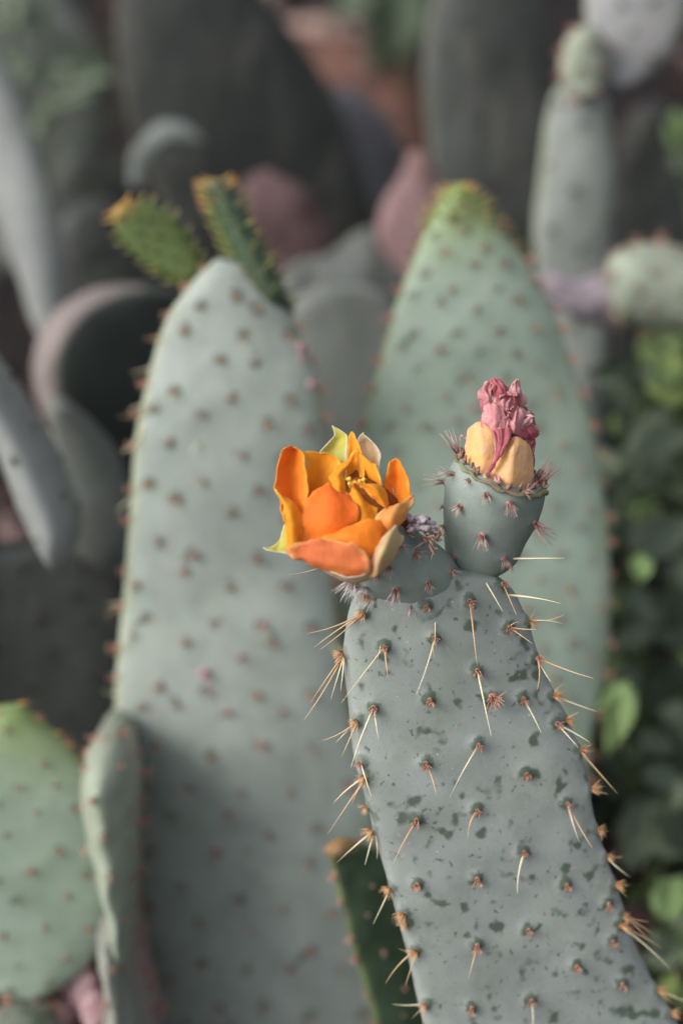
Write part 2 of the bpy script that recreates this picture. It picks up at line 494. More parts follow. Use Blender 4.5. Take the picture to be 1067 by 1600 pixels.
# ------------------------------------------------------------------ shapes
class Loft:
    """A pad, fruit or stem: elliptic sections between a left and a right outline that lie on a plane."""
    def __init__(s, Lp, Rp, plane, thick=0.008, rows=40, seg=36, round_ratio=None, cap=(0.06, 0.06), power=0.85, wob=0.0012, wscale=14, bend=None, seed=0.0, warp=None):
        L = catmull(Lp, rows)
        R = catmull(Rp, rows)
        s.rows, s.seg, s.power = rows, seg, power
        s.n = plane.n
        s.C, s.H, s.T = [], [], []
        for i in range(rows):
            v = i / (rows - 1)
            pl, pr = plane.pt(*L[i][:2]), plane.pt(*R[i][:2])
            c, h = (pl + pr) / 2, (pr - pl) / 2
            if round_ratio:
                t = h.length * round_ratio
            else:
                t = thick(v) if callable(thick) else thick
                for e, w in ((v, cap[0]), (1 - v, cap[1])):
                    if e < w:
                        t *= max(0.05, math.sqrt(max(0, 1 - (1 - e / w) ** 2)))
            if bend:
                c = c + s.n * bend(v)
            s.C.append(c); s.H.append(h); s.T.append(t)
        s.wob, s.wscale, s.seed, s.warp = wob, wscale, seed, warp
        s.verts, s.rim, s.along = [], [], []
        for i in range(rows):
            for j in range(seg):
                ph = 2 * math.pi * j / seg
                s.verts.append(s.point(i, math.cos(ph), math.sin(ph)))
                s.rim.append(min(1, max(0, (abs(math.cos(ph)) - 0.90) / 0.08)))
                s.along.append(i / (rows - 1))
        s.faces = []
        for i in range(rows - 1):
            for j in range(seg):
                k = (j + 1) % seg
                s.faces.append((i * seg + j, i * seg + k, (i + 1) * seg + k, (i + 1) * seg + j))
        for i, f in ((0, False), (rows - 1, True)):
            s.verts.append(s.C[i].copy()); s.rim.append(0); s.along.append(i / (rows - 1))
            ci = len(s.verts) - 1
            for j in range(seg):
                k = (j + 1) % seg
                s.faces.append((i * seg + j, ci, i * seg + k) if not f else (i * seg + k, ci, i * seg + j))
        s.faces = [tuple(reversed(f)) for f in s.faces]
        s.rub = [0.0] * len(s.verts)
        s.bvh = None
        s.fix_orientation()

    def fix_orientation(s):
        c = sum(s.C, Vector()) / len(s.C)
        tot = 0
        for f in s.faces[::7]:
            a, b, d = s.verts[f[0]], s.verts[f[1]], s.verts[f[2]]
            tot += (b - a).cross(d - a).dot((a + b + d) / 3 - c)
        if tot < 0:
            s.faces = [tuple(reversed(f)) for f in s.faces]

    def point(s, i, x, y):
        yy = math.copysign(abs(y) ** s.power, y)
        p = s.C[i] + s.H[i] * x + s.n * (s.T[i] * yy)
        if s.warp:
            p = p + s.n * s.warp(i / (s.rows - 1), x)
        if s.wob:
            q = p * s.wscale + Vector((s.seed, s.seed * 1.7, 0))
            p = p + s.n * (s.wob * (noise.noise(q) + 0.28 * noise.noise(q * 3.3 + Vector((4, 4, 1))))) + s.H[i].normalized() * (0.5 * s.wob * noise.noise(q * 1.9 + Vector((9, 3, 5))))
        return p

    def at(s, v, x, back=False):
        """Point and outward normal on the front face at length v, across x in -1..1."""
        f = v * (s.rows - 1)
        i = min(int(f), s.rows - 2)
        w = f - i
        y = math.sqrt(max(0, 1 - x * x)) * (-1 if back else 1)
        p = s.point(i, x, y) * (1 - w) + s.point(i + 1, x, y) * w
        h, t = s.H[i], max(1e-5, s.T[i])
        hw = max(1e-5, h.length)
        n = (h.normalized() * (x / hw) + s.n * (y / t)).normalized()
        return p, n

    def tree(s):
        if s.bvh is None:
            s.bvh = BVHTree.FromPolygons(s.verts, s.faces)
        return s.bvh

    def hit(s, px, py):
        """Where the sight line through (px, py) meets the body, moving in towards its axis if it just misses."""
        c = s.C[len(s.C) // 2]
        best = None
        target = None
        for k in range(40):
            d = (W(px, py, 1.0) - CAM).normalized()
            r = s.tree().ray_cast(CAM, d)
            if r[0] is not None:
                return r[0], r[1]
            near, nn, _, _ = s.tree().find_nearest(CAM + d * (c - CAM).length * 1.0)
            loc = near - CAM
            z = loc.dot(FWD)
            qx, qy = 533.5 + loc.dot(RIGHT) / z * FPX, 800 - loc.dot(UP) / z * FPX
            px, py = px + (qx - px) * 0.5, py + (qy - py) * 0.5
        return near, nn

    def mark(s, pts, radius=0.0035, amount=1.0, bump=0.0, sigma=0.0025):
        V = np.array([tuple(v) for v in s.verts])
        rub = np.array(s.rub)
        disp = np.zeros_like(V)
        for p, n in pts:
            d2 = ((V - np.array(p)) ** 2).sum(1)
            rub = np.maximum(rub, amount * np.exp(-d2 / radius ** 2))
            if bump:
                disp += np.array(n)[None, :] * (bump * np.exp(-d2 / sigma ** 2))[:, None]
        s.rub = rub.tolist()
        V += disp
        s.verts = [Vector(v) for v in V]

    def build(s, name, mat, parent):
        return part(name, s.verts, s.faces, mat, parent, {"rim": s.rim, "along": s.along, "rub": s.rub})


def grid_sheet(P, thick=0.0004):
    """A sheet R x C with two sides and an edge; returns verts, faces and the along / across / side values."""
    P = np.asarray(P, float)
    R, C, _ = P.shape
    du = np.gradient(P, axis=1)
    dv = np.gradient(P, axis=0)
    n = np.cross(du, dv)
    n /= np.maximum(np.linalg.norm(n, axis=2, keepdims=True), 1e-12)
    n = np.nan_to_num(n)
    A, B = P + n * thick / 2, P - n * thick / 2
    verts = np.concatenate([A.reshape(-1, 3), B.reshape(-1, 3)])
    N = R * C
    faces = []
    for i in range(R - 1):
        for j in range(C - 1):
            a, b, c, d = i * C + j, i * C + j + 1, (i + 1) * C + j + 1, (i + 1) * C + j
            faces.append((a, b, c, d))
            faces.append((N + d, N + c, N + b, N + a))
    ring = [j for j in range(C)] + [i * C + C - 1 for i in range(1, R)] + [(R - 1) * C + j for j in range(C - 2, -1, -1)] + [i * C for i in range(R - 2, 0, -1)]
    for k in range(len(ring)):
        a, b = ring[k], ring[(k + 1) % len(ring)]
        faces.append((a, N + a, N + b, b))
    al = np.repeat(np.linspace(0, 1, R)[:, None], C, 1).reshape(-1)
    sd = np.repeat(np.linspace(-1, 1, C)[None, :], R, 0).reshape(-1)
    al, sd = np.concatenate([al, al]), np.concatenate([sd, sd])
    return verts, faces, {"along": al, "across": np.abs(sd), "side": sd}


def petal(parent, rows, conv, mat, R=26, C=21, thick=0.00042, ruffle=0.0010, seed=0.0, wrinkle=0.0, wscale=120, crumple=0.0, pleat=0.0, folds=2.6, name="petal", tip_round=0.0):
    """rows: base to tip, each a left, middle and right control point (x, y, depth in mm); conv turns x, y into pixels."""
    D0 = conv[3]
    K = []
    for r in rows:
        pts = []
        for (x, y, z) in r:
            pts.append(W(conv[0] + x / conv[2], conv[1] + y / conv[2], D0 + z / 1000.0))
        K.append(pts)
    nr, nc = len(K), len(K[0])
    cols = [catmull([K[i][j] for i in range(nr)], R) for j in range(nc)]
    G = np.zeros((R, C, 3))
    for i in range(R):
        G[i] = catmull([cols[j][i] for j in range(nc)], C, params=np.linspace(0, 1, nc))
    if tip_round > 0:
        # draw the corners of the last rows in, so the tip ends in a curve
        for i in range(R):
            v = i / (R - 1)
            if v > 1 - tip_round:
                e = (v - 1 + tip_round) / tip_round
                f = math.sqrt(max(0.0, 1 - 0.94 * e * e))
                mid = G[i, C // 2].copy()
                G[i] = mid + (G[i] - mid) * f
    du = np.gradient(G, axis=1); dv = np.gradient(G, axis=0)
    n = np.cross(du, dv); n /= np.maximum(np.linalg.norm(n, axis=2, keepdims=True), 1e-12)
    for i in range(R):
        for j in range(C):
            u = abs(2 * j / (C - 1) - 1); v = i / (R - 1)
            e = max(u ** 3, v ** 4) * min(1, v * 4)
            q = Vector(G[i, j])
            k = noise.noise(q * 190 + Vector((seed, 0, 0))) * ruffle * e + noise.noise(q * wscale + Vector((seed * 3, 5, 1))) * wrinkle
            k += noise.noise(q * 90 + Vector((0, seed, 2))) * 0.0004
            if pleat:
                su = 2 * j / (C - 1) - 1
                k += (0.4 - abs(noise.noise(Vector((su * folds + seed * 5, v * 0.9 + seed, 0.3)))) * 2.2) * pleat * min(1, 0.35 + v)
            if crumple:
                for o, (sc, am) in enumerate(((170, 1.0), (380, 0.55), (800, 0.28))):
                    k += (0.45 - abs(noise.noise(q * sc + Vector((seed * 2, o * 7, 1)))) * 2) * am * crumple
            G[i, j] += n[i, j] * k
            if v > 0.8 or u > 0.85:
                G[i, j] += np.array(dv[i, j]) / max(1e-9, np.linalg.norm(dv[i, j])) * (noise.noise(q * 420 + Vector((seed, 7, 7))) * ruffle * 0.5 * e)
    v, f, a = grid_sheet(G, thick)
    o = part(name, v, f, mat, parent, a)
    sm = np.ones(len(f), bool)
    sm[2 * (R - 1) * (C - 1):] = False
    o.data.polygons.foreach_set("use_smooth", sm)
    return o


def spike(p0, p1, r0, r1, sides=5, steps=3, sag=None):
    """A thin tapered spike; returns verts, faces, along."""
    p0, p1 = Vector(p0), Vector(p1)
    M = frame(p1 - p0)
    x, y = M.col[0].to_3d(), M.col[1].to_3d()
    vs, al = [], []
    for i in range(steps + 1):
        t = i / steps
        r = r0 + (r1 - r0) * t ** 1.2
        c = p0.lerp(p1, t)
        if sag is not None:
            c = c + Vector(sag) * (4 * t * (1 - t))
        for k in range(sides):
            a = 2 * math.pi * k / sides
            vs.append(c + x * (r * math.cos(a)) + y * (r * math.sin(a))); al.append(t)
    fs = []
    for i in range(steps):
        for k in range(sides):
            j = (k + 1) % sides
            fs.append((i * sides + k, i * sides + j, (i + 1) * sides + j, (i + 1) * sides + k))
    fs.append(tuple(reversed(range(sides))))
    fs.append(tuple(steps * sides + k for k in range(sides)))
    return vs, fs, al


class Acc:
    def __init__(s):
        s.v, s.f, s.a = [], [], []

    def add(s, vs, fs, al):
        k = len(s.v)
        s.v += list(vs); s.a += list(al)
        s.f += [tuple(i + k for i in f) for f in fs]


def dome(r, h, seg=8, rings=3):
    vs, fs, al = [], [], []
    for i in range(rings):
        a = (math.pi / 2) * i / rings
        for k in range(seg):
            b = 2 * math.pi * k / seg
            vs.append(Vector((r * math.cos(a) * math.cos(b), r * math.cos(a) * math.sin(b), h * math.sin(a)))); al.append(0.1 * i)
    vs.append(Vector((0, 0, h))); al.append(0.3)
    for i in range(rings - 1):
        for k in range(seg):
            j = (k + 1) % seg
            fs.append((i * seg + k, i * seg + j, (i + 1) * seg + j, (i + 1) * seg + k))
    for k in range(seg):
        fs.append(((rings - 1) * seg + k, (rings - 1) * seg + (k + 1) % seg, len(vs) - 1))
    return vs, fs, al


def tuft_mesh(name, mat, count, length, spread, r0, cushion, thick=0.00016, droop=0.0, sides=3, seed=1):
    """An areole: a low felt cushion that carries a tuft of glochids, local +Z outwards, -Y down the pad."""
    rr = random.Random(seed)
    A = Acc()
    vs, fs, al = dome(cushion, cushion * 0.75)
    A.add([v + Vector((rr.uniform(-1, 1), rr.uniform(-1, 1), rr.uniform(-1, 1))) * cushion * 0.12 for v in vs], fs, al)
    for _ in range(count):
        a, q = rr.uniform(0, 2 * math.pi), math.sqrt(rr.random())
        b = Vector((math.cos(a) * q * r0, math.sin(a) * q * r0, cushion * 0.4))
        d = Vector((math.cos(a) * q * spread + rr.uniform(-.25, .25), math.sin(a) * q * spread + rr.uniform(-.25, .25) - droop, 1)).normalized()
        ln = length * rr.uniform(0.5, 1.0)
        A.add(*spike(b, b + d * ln, thick * rr.uniform(0.8, 1.25), thick * 0.3, sides, 1))
    return mesh_from(A.v, A.f, mat, True, {"along": A.a}, name)


def unit_spine(name, mat, bend=0.0):
    vs, fs, al = spike((0, 0, 0), (0, 0, 1), 1.0, 0.12, 6, 7, sag=(bend, bend * 0.3, 0))
    return mesh_from(vs, fs, mat, True, {"along": al}, name)


SPINE_ME = [unit_spine("spine", M_SPINE, k) for k in (0, 1.6, 2.6)]
SPINEP_ME = [unit_spine("spine", M_SPINEP, k) for k in (0, 1.2, 2.2)]


def spine(parent, a, b, r=0.00042, pale=False):
    a, b = Vector(a), Vector(b)
    M = frame(b - a, random.uniform(0, 6))
    S = Matrix.Diagonal((r, r, (b - a).length, 1))
    return place("spine", random.choice(SPINEP_ME if pale else SPINE_ME), Matrix.Translation(a) @ M @ S, parent)


FACE_T = [tuft_mesh("areole", M_TUFT, 26, 0.0036, 0.7, 0.0007, 0.0011, droop=0.5, thick=0.0002, seed=i) for i in range(4)]
RIM_T = [tuft_mesh("areole", M_TUFTO, 40, 0.0056, 0.8, 0.0010, 0.0014, droop=0.35, thick=0.0002, seed=10 + i) for i in range(4)]
FRUIT_T = [tuft_mesh("areole", M_TUFTF, 20, 0.0050, 0.6, 0.0010, 0.0012, droop=0.7, thick=0.00016, seed=20 + i) for i in range(4)]
FRUIT_LONG = [tuft_mesh("areole", M_TUFTF, 18, 0.0112, 0.42, 0.0012, 0.0014, droop=0.1, thick=0.00016, seed=30 + i) for i in range(4)]
WHITE_T = [tuft_mesh("areole", M_TUFTW, 26, 0.0100, 0.7, 0.0013, 0.0012, droop=0.6, thick=0.00015, seed=40 + i) for i in range(2)]
BACK_T = [tuft_mesh("areole", M_TUFTB, 12, 0.0034, 0.8, 0.0010, 0.0015, droop=0.3, thick=0.00028, seed=50 + i) for i in range(4)]
BACK_RIM = [tuft_mesh("areole", M_TUFT, 12, 0.0055, 0.8, 0.0012, 0.0020, droop=0.2, thick=0.0003, seed=60 + i) for i in range(4)]
PINK_T = [tuft_mesh("areole", M_PINKDRY, 8, 0.003, 0.7, 0.0012, 0.0020, thick=0.0004, seed=80)]
OLD_T = [tuft_mesh("areole", M_TUFTK, 5, 0.004, 0.8, 0.0010, 0.0020, thick=0.0004, seed=70 + i) for i in range(2)]
CONE_ME, CONEO_ME = [], []
for _l, _m in ((CONE_ME, M_CONE), (CONEO_ME, M_CONEO)):
    vs, fs, al = spike((0, 0, -0.0008), (0, -0.0015, 0.0072), 0.0016, 0.0003, 7, 4, sag=(0, -0.0006, 0.0))
    _l.append(mesh_from(vs, fs, _m, True, {"along": al}, "leaf"))


def areole(parent, p, n, variants, scale=1.0, down=None, roll=0.3, name="areole"):
    d = Vector(down) if down is not None else Vector((0, 0, -1))
    n = Vector(n).normalized()
    y = -(d - n * d.dot(n))
    if y.length < 1e-4:
        y = UP.copy()
    y.normalize()
    x = y.cross(n).normalized()
    M = Matrix((x, y, n)).transposed().to_4x4() @ Matrix.Rotation(random.uniform(-roll, roll), 4, 'Z')
    return place(name, random.choice(variants), Matrix.Translation(p) @ M @ Matrix.Scale(scale * random.uniform(0.85, 1.15), 4), parent)


def lattice(loft, step, vlo=0.04, vhi=0.97, jit=0.2, xmax=0.90, xlo=-0.9):
    """Staggered places over the front of a pad, about step apart."""
    L = sum((loft.C[i + 1] - loft.C[i]).length for i in range(loft.rows - 1))
    out = []
    nv = max(2, int(L * (vhi - vlo) / (step * 0.62)))
    for k in range(nv + 1):
        v = vlo + (vhi - vlo) * k / nv
        hw = loft.H[min(int(v * (loft.rows - 1)), loft.rows - 1)].length
        nx = hw / step
        off = 0.5 if k % 2 else 0.0
        j = -int(nx) - 1
        while j <= nx + 1:
            x = (j + off) * step / hw + random.uniform(-jit, jit) * step / hw
            if xlo < x < xmax:
                out.append((min(0.99, max(0.01, v + random.uniform(-jit, jit) * step / L)), x))
            j += 1
    return out


def rim_places(loft, step, sides=(-1, 1), vlo=0.05, vhi=0.97):
    L = sum((loft.C[i + 1] - loft.C[i]).length for i in range(loft.rows - 1))
    n = max(2, int(L * (vhi - vlo) / step))
    return [(vlo + (vhi - vlo) * (k + random.uniform(-.2, .2)) / n, sd) for sd in sides for k in range(n + 1)]


def dress(obj, loft, step, face=BACK_T, rimt=BACK_RIM, scale=1.0, rub=0.0048, sides=(-1, 1), vlo=0.04, vhi=0.97, rim_scale=1.0, spines=0.0):
    """Areoles over the face and rim of a pad; call before build through make_pad."""
    pts = []
    for v, x in lattice(loft, step, vlo, vhi):
        p, n = loft.at(v, x)
        pts.append((p, n, face, scale))
    for v, sd in rim_places(loft, step * 0.75, sides, vlo, vhi):
        p, n = loft.at(min(.995, max(.005, v)), sd * 0.995)
        pts.append((p, n, rimt, scale * rim_scale))
    return pts


def make_pad(root, loft, mat, step=None, label=None, **kw):
    sp = kw.pop("spines", 0)
    pts = dress(root, loft, step, **kw) if step else []
    if pts:
        loft.mark([(p, n) for p, n, _, _ in pts], radius=kw.get("rub", 0.0048), bump=0.0011, sigma=0.0034)
    o = loft.build("pad", mat, root)
    if label:
        o["label"] = label
    for p, n, var, sc in pts:
        areole(o, p + n * 0.0004, n, var, sc * random.uniform(0.65, 1.25))
        if sp and random.random() < sp:
            d = (n + Vector((random.uniform(-.5, .5), 0, random.uniform(-1.0, -.1)))).normalized()
            spine(o, p, p + d * random.uniform(0.006, 0.014), 0.0004)
    return o


def grounded(Lp, Rp, plane, px, half):
    g = plane.ground_py(px, -0.01)
    return [(px - half, g)] + Lp, [(px + half, g)] + Rp


def cactus(label, px, py, plane, group=None, cat="cactus"):
    b = plane.pt(px, py)
    return thing("prickly_pear", Vector((b.x, b.y, 0)), label, cat, group)


# ------------------------------------------------------------------ ground
def make_ground():
    xs = np.concatenate([[-60, -20, -8, -4], np.linspace(-2, 2, 81), [4, 8, 20, 60]])
    ys = np.concatenate([[-60, -20, -6, -2], np.linspace(-0.5, 4.0, 91), [6, 10, 20, 60]])
    vs, fs = [], []
    for y in ys:
        for x in xs:
            z = 0.018 * noise.noise(Vector((x * 6, y * 6, 0))) + 0.008 * noise.noise(Vector((x * 21, y * 21, 3)))
            if abs(x) > 3 or y > 5 or y < -1:
                z = 0
            vs.append((x, y, z - 0.012))
    n = len(xs)
    for j in range(len(ys) - 1):
        for i in range(n - 1):
            fs.append((j * n + i, j * n + i + 1, (j + 1) * n + i + 1, (j + 1) * n + i))
    o = part("ground", vs, fs, M_SOIL, None)
    o["kind"] = "structure"
    o["label"] = "dark soil under the cactus thicket"
    return o


make_ground()


def leaf_grid(R=9, C=7, cup=0.18, bend=0.25, wav=0.05, lobes=0.0, seed=0):
    """A leaf of length 1 along +Y, face +Z."""
    G = np.zeros((R, C, 3))
    rr = random.Random(seed)
    w0 = rr.uniform(0.22, 0.32)
    for i in range(R):
        v = i / (R - 1)
        w = w0 * math.sin(math.pi * min(1, v ** 0.72)) ** 0.8 + 0.012
        w *= 1 + lobes * math.cos(v * 9.0) + 0.22 * noise.noise(Vector((v * 5, seed * 3.1, 0.5)))
        for j in range(C):
            u = 2 * j / (C - 1) - 1
            G[i, j] = (u * w, v - 0.12 * lobes * (abs(u) > .7), cup * u * u * w * 1.4 - bend * v * v + wav * math.sin(v * 7 + u * 3 + seed))
    return G


def leaf_mesh(mat, seed, **k):
    v, f, a = grid_sheet(leaf_grid(seed=seed, **k), 0.012)
    return mesh_from(v, f, mat, True, a, "leaf")


def make_litter(mat, label, count):
    A = Acc()
    for i in range(count):
        y = random.uniform(0.35, 3.2)
        x = random.uniform(-1, 1) * (0.35 + 0.45 * y)
        s = random.uniform(0.02, 0.06)
        G = leaf_grid(5, 4, cup=random.uniform(-.3, .6), bend=random.uniform(-.3, .5), wav=.1, seed=i)
        v, f, a = grid_sheet(G, 0.02)
        M = Matrix.Translation((x, y, 0.006 + random.uniform(0, 0.02))) @ Matrix.Rotation(random.uniform(0, 6.3), 4, 'Z') @ Matrix.Rotation(random.uniform(-.7, .7), 4, 'X') @ Matrix.Scale(s, 4)
        A.add([M @ Vector(q) for q in v], f, a["along"])
    o = part("leaf_litter", A.v, A.f, mat, None)
    o["kind"] = "stuff"
    o["label"] = label


make_litter(M_LITTER, "brown dry leaf litter lying on the dark soil", 1500)
make_litter(M_LITTERP, "paler mauve brown dead leaves scattered over the brown litter", 260)

# ------------------------------------------------------------------ background cacti
# left tall grey pad with two young pads on its top
P_LEFT = Plane(350, 800, 0.80, 0.10, -0.16)
lp = Loft([(235, 1720), (222, 1600), (212, 1450), (192, 1280), (180, 1120), (188, 980), (202, 830), (213, 700), (232, 600), (262, 500), (300, 440), (335, 405)],
          [(520, 1720), (590, 1600), (600, 1480), (590, 1300), (558, 1150), (532, 1020), (520, 880), (510, 750), (500, 640), (482, 560), (440, 470), (370, 405)],
          P_LEFT, warp=lambda v, x: -0.024 * max(0, min(1, (0.50 - v) / 0.25)) ** 1.5 * max(0, (0.25 - x) / 1.25) ** 1.3, thick=0.0125, rows=70, seg=48, cap=(0.05, 0.05), wob=0.0045, wscale=12, seed=3.1)
rt = cactus("tall grey green cactus pad behind the orange flower with two young pads on top", 380, 1700, P_LEFT)
left_pad = make_pad(rt, lp, M_LEFT, 0.0265, rub=0.0054, scale=1.1, vlo=0.05, spines=0.22, rim_scale=0.8)


for (a, b_) in (((232, 570), (204, 583)), ((222, 628), (200, 640)), ((214, 668), (190, 708)), ((312, 690), (296, 712)), ((205, 780), (180, 800)), ((184, 1085), (160, 1080)), ((520, 1010), (545, 1030)), ((186, 940), (166, 945))):
    p, n = lp.hit(*a)
    d = (p - CAM).dot(FWD)
    spine(left_pad, p, W(*b_, d - .004), 0.0006, pale=True)
for (a, sc) in (((320, 1052), 1.9), ((478, 540), 1.3), ((486, 600), 1.5), ((470, 560), 1.1)):
    p, n = lp.hit(*a)
    o = areole(left_pad, p, n if n.dot(CAM - p) > 0 else -n, PINK_T, sc)
    o["label"] = "large pink areole"


def young(root, Lp, Rp, plane, mat, thick, cones_step=0.0075, cone_scale=1.0, rust_from=0.7, label=None, rows=24, seg=20, xmax=.95):
    lf = Loft(Lp, Rp, plane, thick=thick, rows=rows, seg=seg, cap=(0.1, 0.12), wob=0.0008, wscale=40, seed=1.3)
    o = lf.build("young_pad", mat, root)
    if label:
        o["label"] = label
    pl = lattice(lf, cones_step, 0.08, 0.98, xmax=xmax, xlo=-xmax) + rim_places(lf, cones_step * 0.6, vlo=0.1)
    tipdir = (lf.C[-1] - lf.C[0]).normalized()
    for v, x in pl:
        p, n = lf.at(min(.99, max(.02, v)), x * 0.995)
        d = (n + tipdir * 0.7).normalized()
        me = CONEO_ME[0] if v > rust_from + random.uniform(-.1, .1) else CONE_ME[0]
        place("leaf", me, Matrix.Translation(p) @ frame(d, random.uniform(-.4, .4)) @ Matrix.Scale(cone_scale * random.uniform(.7, 1.1), 4), o)
    return o


young(rt, [(285, 448), (255, 428), (222, 405), (192, 375), (176, 345), (176, 328)], [(318, 435), (312, 405), (294, 368), (264, 335), (225, 315), (190, 316)],
      Plane(250, 380, 0.79, 0.25, -0.2), M_YOUNG, 0.005, label="green young pad with a rust coloured top edge, leaning left", rust_from=0.80, cones_step=0.0095, cone_scale=0.75)
young(rt, [(404, 482), (376, 432), (346, 372), (326, 325), (314, 298), (322, 281)], [(462, 494), (436, 430), (405, 372), (383, 326), (368, 296), (352, 279)],
      Plane(385, 400, 0.79, 0.1, -0.1), M_YOUNGDARK, 0.020, label="dark young pad seen edge on with a straw coloured tip", rust_from=0.72, cones_step=0.008, cone_scale=0.72)

# right pad with a green growing tip
P_RIGHT = Plane(770, 700, 0.845, 0.12, -0.14)
rp = Loft([(720, 1560), (640, 1450), (570, 1300), (535, 1150), (528, 1000), (535, 850), (555, 720), (580, 610), (605, 520), (628, 450), (652, 390), (674, 338), (689, 304), (703, 286)],
          [(800, 1560), (860, 1450), (905, 1300), (925, 1150), (948, 1000), (952, 900), (945, 800), (928, 690), (900, 590), (870, 500), (832, 430), (800, 380), (768, 338), (745, 306), (724, 287)],
          P_RIGHT, thick=0.0115, rows=70, seg=48, cap=(0.05, 0.04), wob=0.0034, wscale=13, seed=5.5)
rt = cactus("upright blue green cactus pad with a bright green growing tip, behind the wilted bud", 760, 1550, P_RIGHT)
right_pad = make_pad(rt, rp, M_RIGHT, 0.0218, rub=0.0042, scale=1.0, spines=0.16)
tipdir = (rp.C[-1] - rp.C[0]).normalized()
for v, x in lattice(rp, 0.0085, 0.90, 0.995, xmax=1.0, xlo=-1.0) + rim_places(rp, 0.008, vlo=0.84, vhi=0.99):
    p, n = rp.at(v, x * .995)
    place("leaf", CONEO_ME[0] if v > .975 else CONE_ME[0], Matrix.Translation(p) @ frame((n + tipdir * .6).normalized()) @ Matrix.Scale(random.uniform(.6, 1.0), 4), right_pad)

# bottom left pad, edge-on pad beside it
P_BL = Plane(80, 1300, 0.77, 0.10, -0.15)
bl = Loft([(30, 1556), (-60, 1520), (-120, 1420), (-125, 1300), (-90, 1200), (-40, 1130), (5, 1100)],
          [(70, 1556), (140, 1505), (176, 1430), (180, 1350), (158, 1260), (112, 1170), (32, 1098)],
          P_BL, thick=0.010, rows=44, seg=40, wob=0.002, wscale=14, seed=8.2)
rt = cactus("short rounded green cactus pad with an orange tip in the bottom left corner", 50, 1560, P_BL)
o = make_pad(rt, bl, M_CORNER, 0.0205, rub=0.0036, scale=0.8)
tipdir = (bl.C[-1] - bl.C[0]).normalized()
for v, x in rim_places(bl, 0.0075, vlo=0.74, vhi=0.99):
    p, n = bl.at(v, x * .995)
    place("leaf", CONEO_ME[0], Matrix.Translation(p) @ frame((n + tipdir * .4).normalized()) @ Matrix.Scale(random.uniform(.5, .8), 4), o)
L_, R_ = grounded([(-70, 1900), (-110, 1760), (-60, 1640), (20, 1560)], [(150, 1900), (160, 1760), (130, 1640), (78, 1562)], Plane(50, 1600, 0.782, 0.05, -0.3), 40, 70)
make_pad(rt, Loft(L_, R_, Plane(50, 1600, 0.782, 0.05, -0.3), thick=0.012, seed=2.0), M_LOWER, 0.03, scale=0.9)

P_ED = Plane(190, 1350, 0.785, 0.05, -0.20)
rt = cactus("narrow pale cactus pad seen edge on beside the tall grey pad", 210, 1800, P_ED)
ed = Loft([(186, 1450), (172, 1375), (152, 1310), (138, 1260), (133, 1205), (142, 1165), (164, 1140)],
          [(212, 1450), (214, 1375), (217, 1310), (220, 1260), (217, 1205), (207, 1162), (184, 1140)], P_ED,
          thick=lambda v: 0.056, rows=44, seg=40, cap=(0.02, 0.2), power=1.0, wob=0.004, wscale=30, seed=4.4)
make_pad(rt, ed, M_EDGE, 0.016, rub=0.0036, scale=1.0)
P_E2 = Plane(200, 1450, 0.795, 0.05, -0.10)
L_, R_ = grounded([(178, 1750), (180, 1640), (172, 1560), (176, 1500), (162, 1440), (176, 1395)], [(258, 1750), (246, 1640), (240, 1560), (222, 1500), (214, 1440), (206, 1395)], P_E2, 215, 25)
ed2 = Loft(L_, R_, P_E2, thick=lambda v: 0.072, rows=44, seg=40, cap=(0.06, 0.16), power=1.0, wob=0.006, wscale=36, seed=14.4)
make_pad(rt, ed2, M_EDGE2, 0.018, rub=0.0036, scale=1.0, label="older mauve streaked pad below")
# dried pink fruits in the corner
rt = thing("dried_fruit", W(120, 1560, 0.75), "clump of shrivelled pink dried fruits under the bottom left cactus pad", "dried fruit")
for (x, y, r, dd) in ((78, 1515, 24, 0), (112, 1500, 17, .008), (60, 1540, 20, .005), (130, 1545, 24, .004), (150, 1585, 26, -.004), (105, 1575, 22, .01), (85, 1600, 24, 0)):
    P_ = Plane(x, y, 0.785 + dd, 0.1, -0.2)
    a = random.uniform(-.6, .6)
    ca, sa = math.cos(a) * r, math.sin(a) * r
    axis = [(-1.0, .25), (-.6, .7), (0, .95), (.6, .8), (1.05, .35)]
    Lp = [(x + sa * t - ca * w, y - ca * t * 1.35 - sa * w) for t, w in axis]
    Rp = [(x + sa * t + ca * w, y - ca * t * 1.35 + sa * w) for t, w in axis]
    Loft(Lp, Rp, P_, rows=14, seg=14, round_ratio=0.9, wob=0.0028, wscale=110, seed=x).build("fruit", M_PINKDRY, rt)

# small dark young pad low between the tall grey pad and the front pad
P_DK = Plane(590, 1450, 0.735, 0.45, -0.2)
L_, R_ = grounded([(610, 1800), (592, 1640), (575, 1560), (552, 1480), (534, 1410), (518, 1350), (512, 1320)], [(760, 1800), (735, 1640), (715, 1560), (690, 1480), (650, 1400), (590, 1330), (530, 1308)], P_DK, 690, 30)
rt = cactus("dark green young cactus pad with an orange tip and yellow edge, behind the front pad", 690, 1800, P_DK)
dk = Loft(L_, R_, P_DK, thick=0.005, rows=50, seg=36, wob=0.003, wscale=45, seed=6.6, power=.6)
o = make_pad(rt, dk, M_YOUNGDARK2, 0.026, scale=0.7, rub=.002)

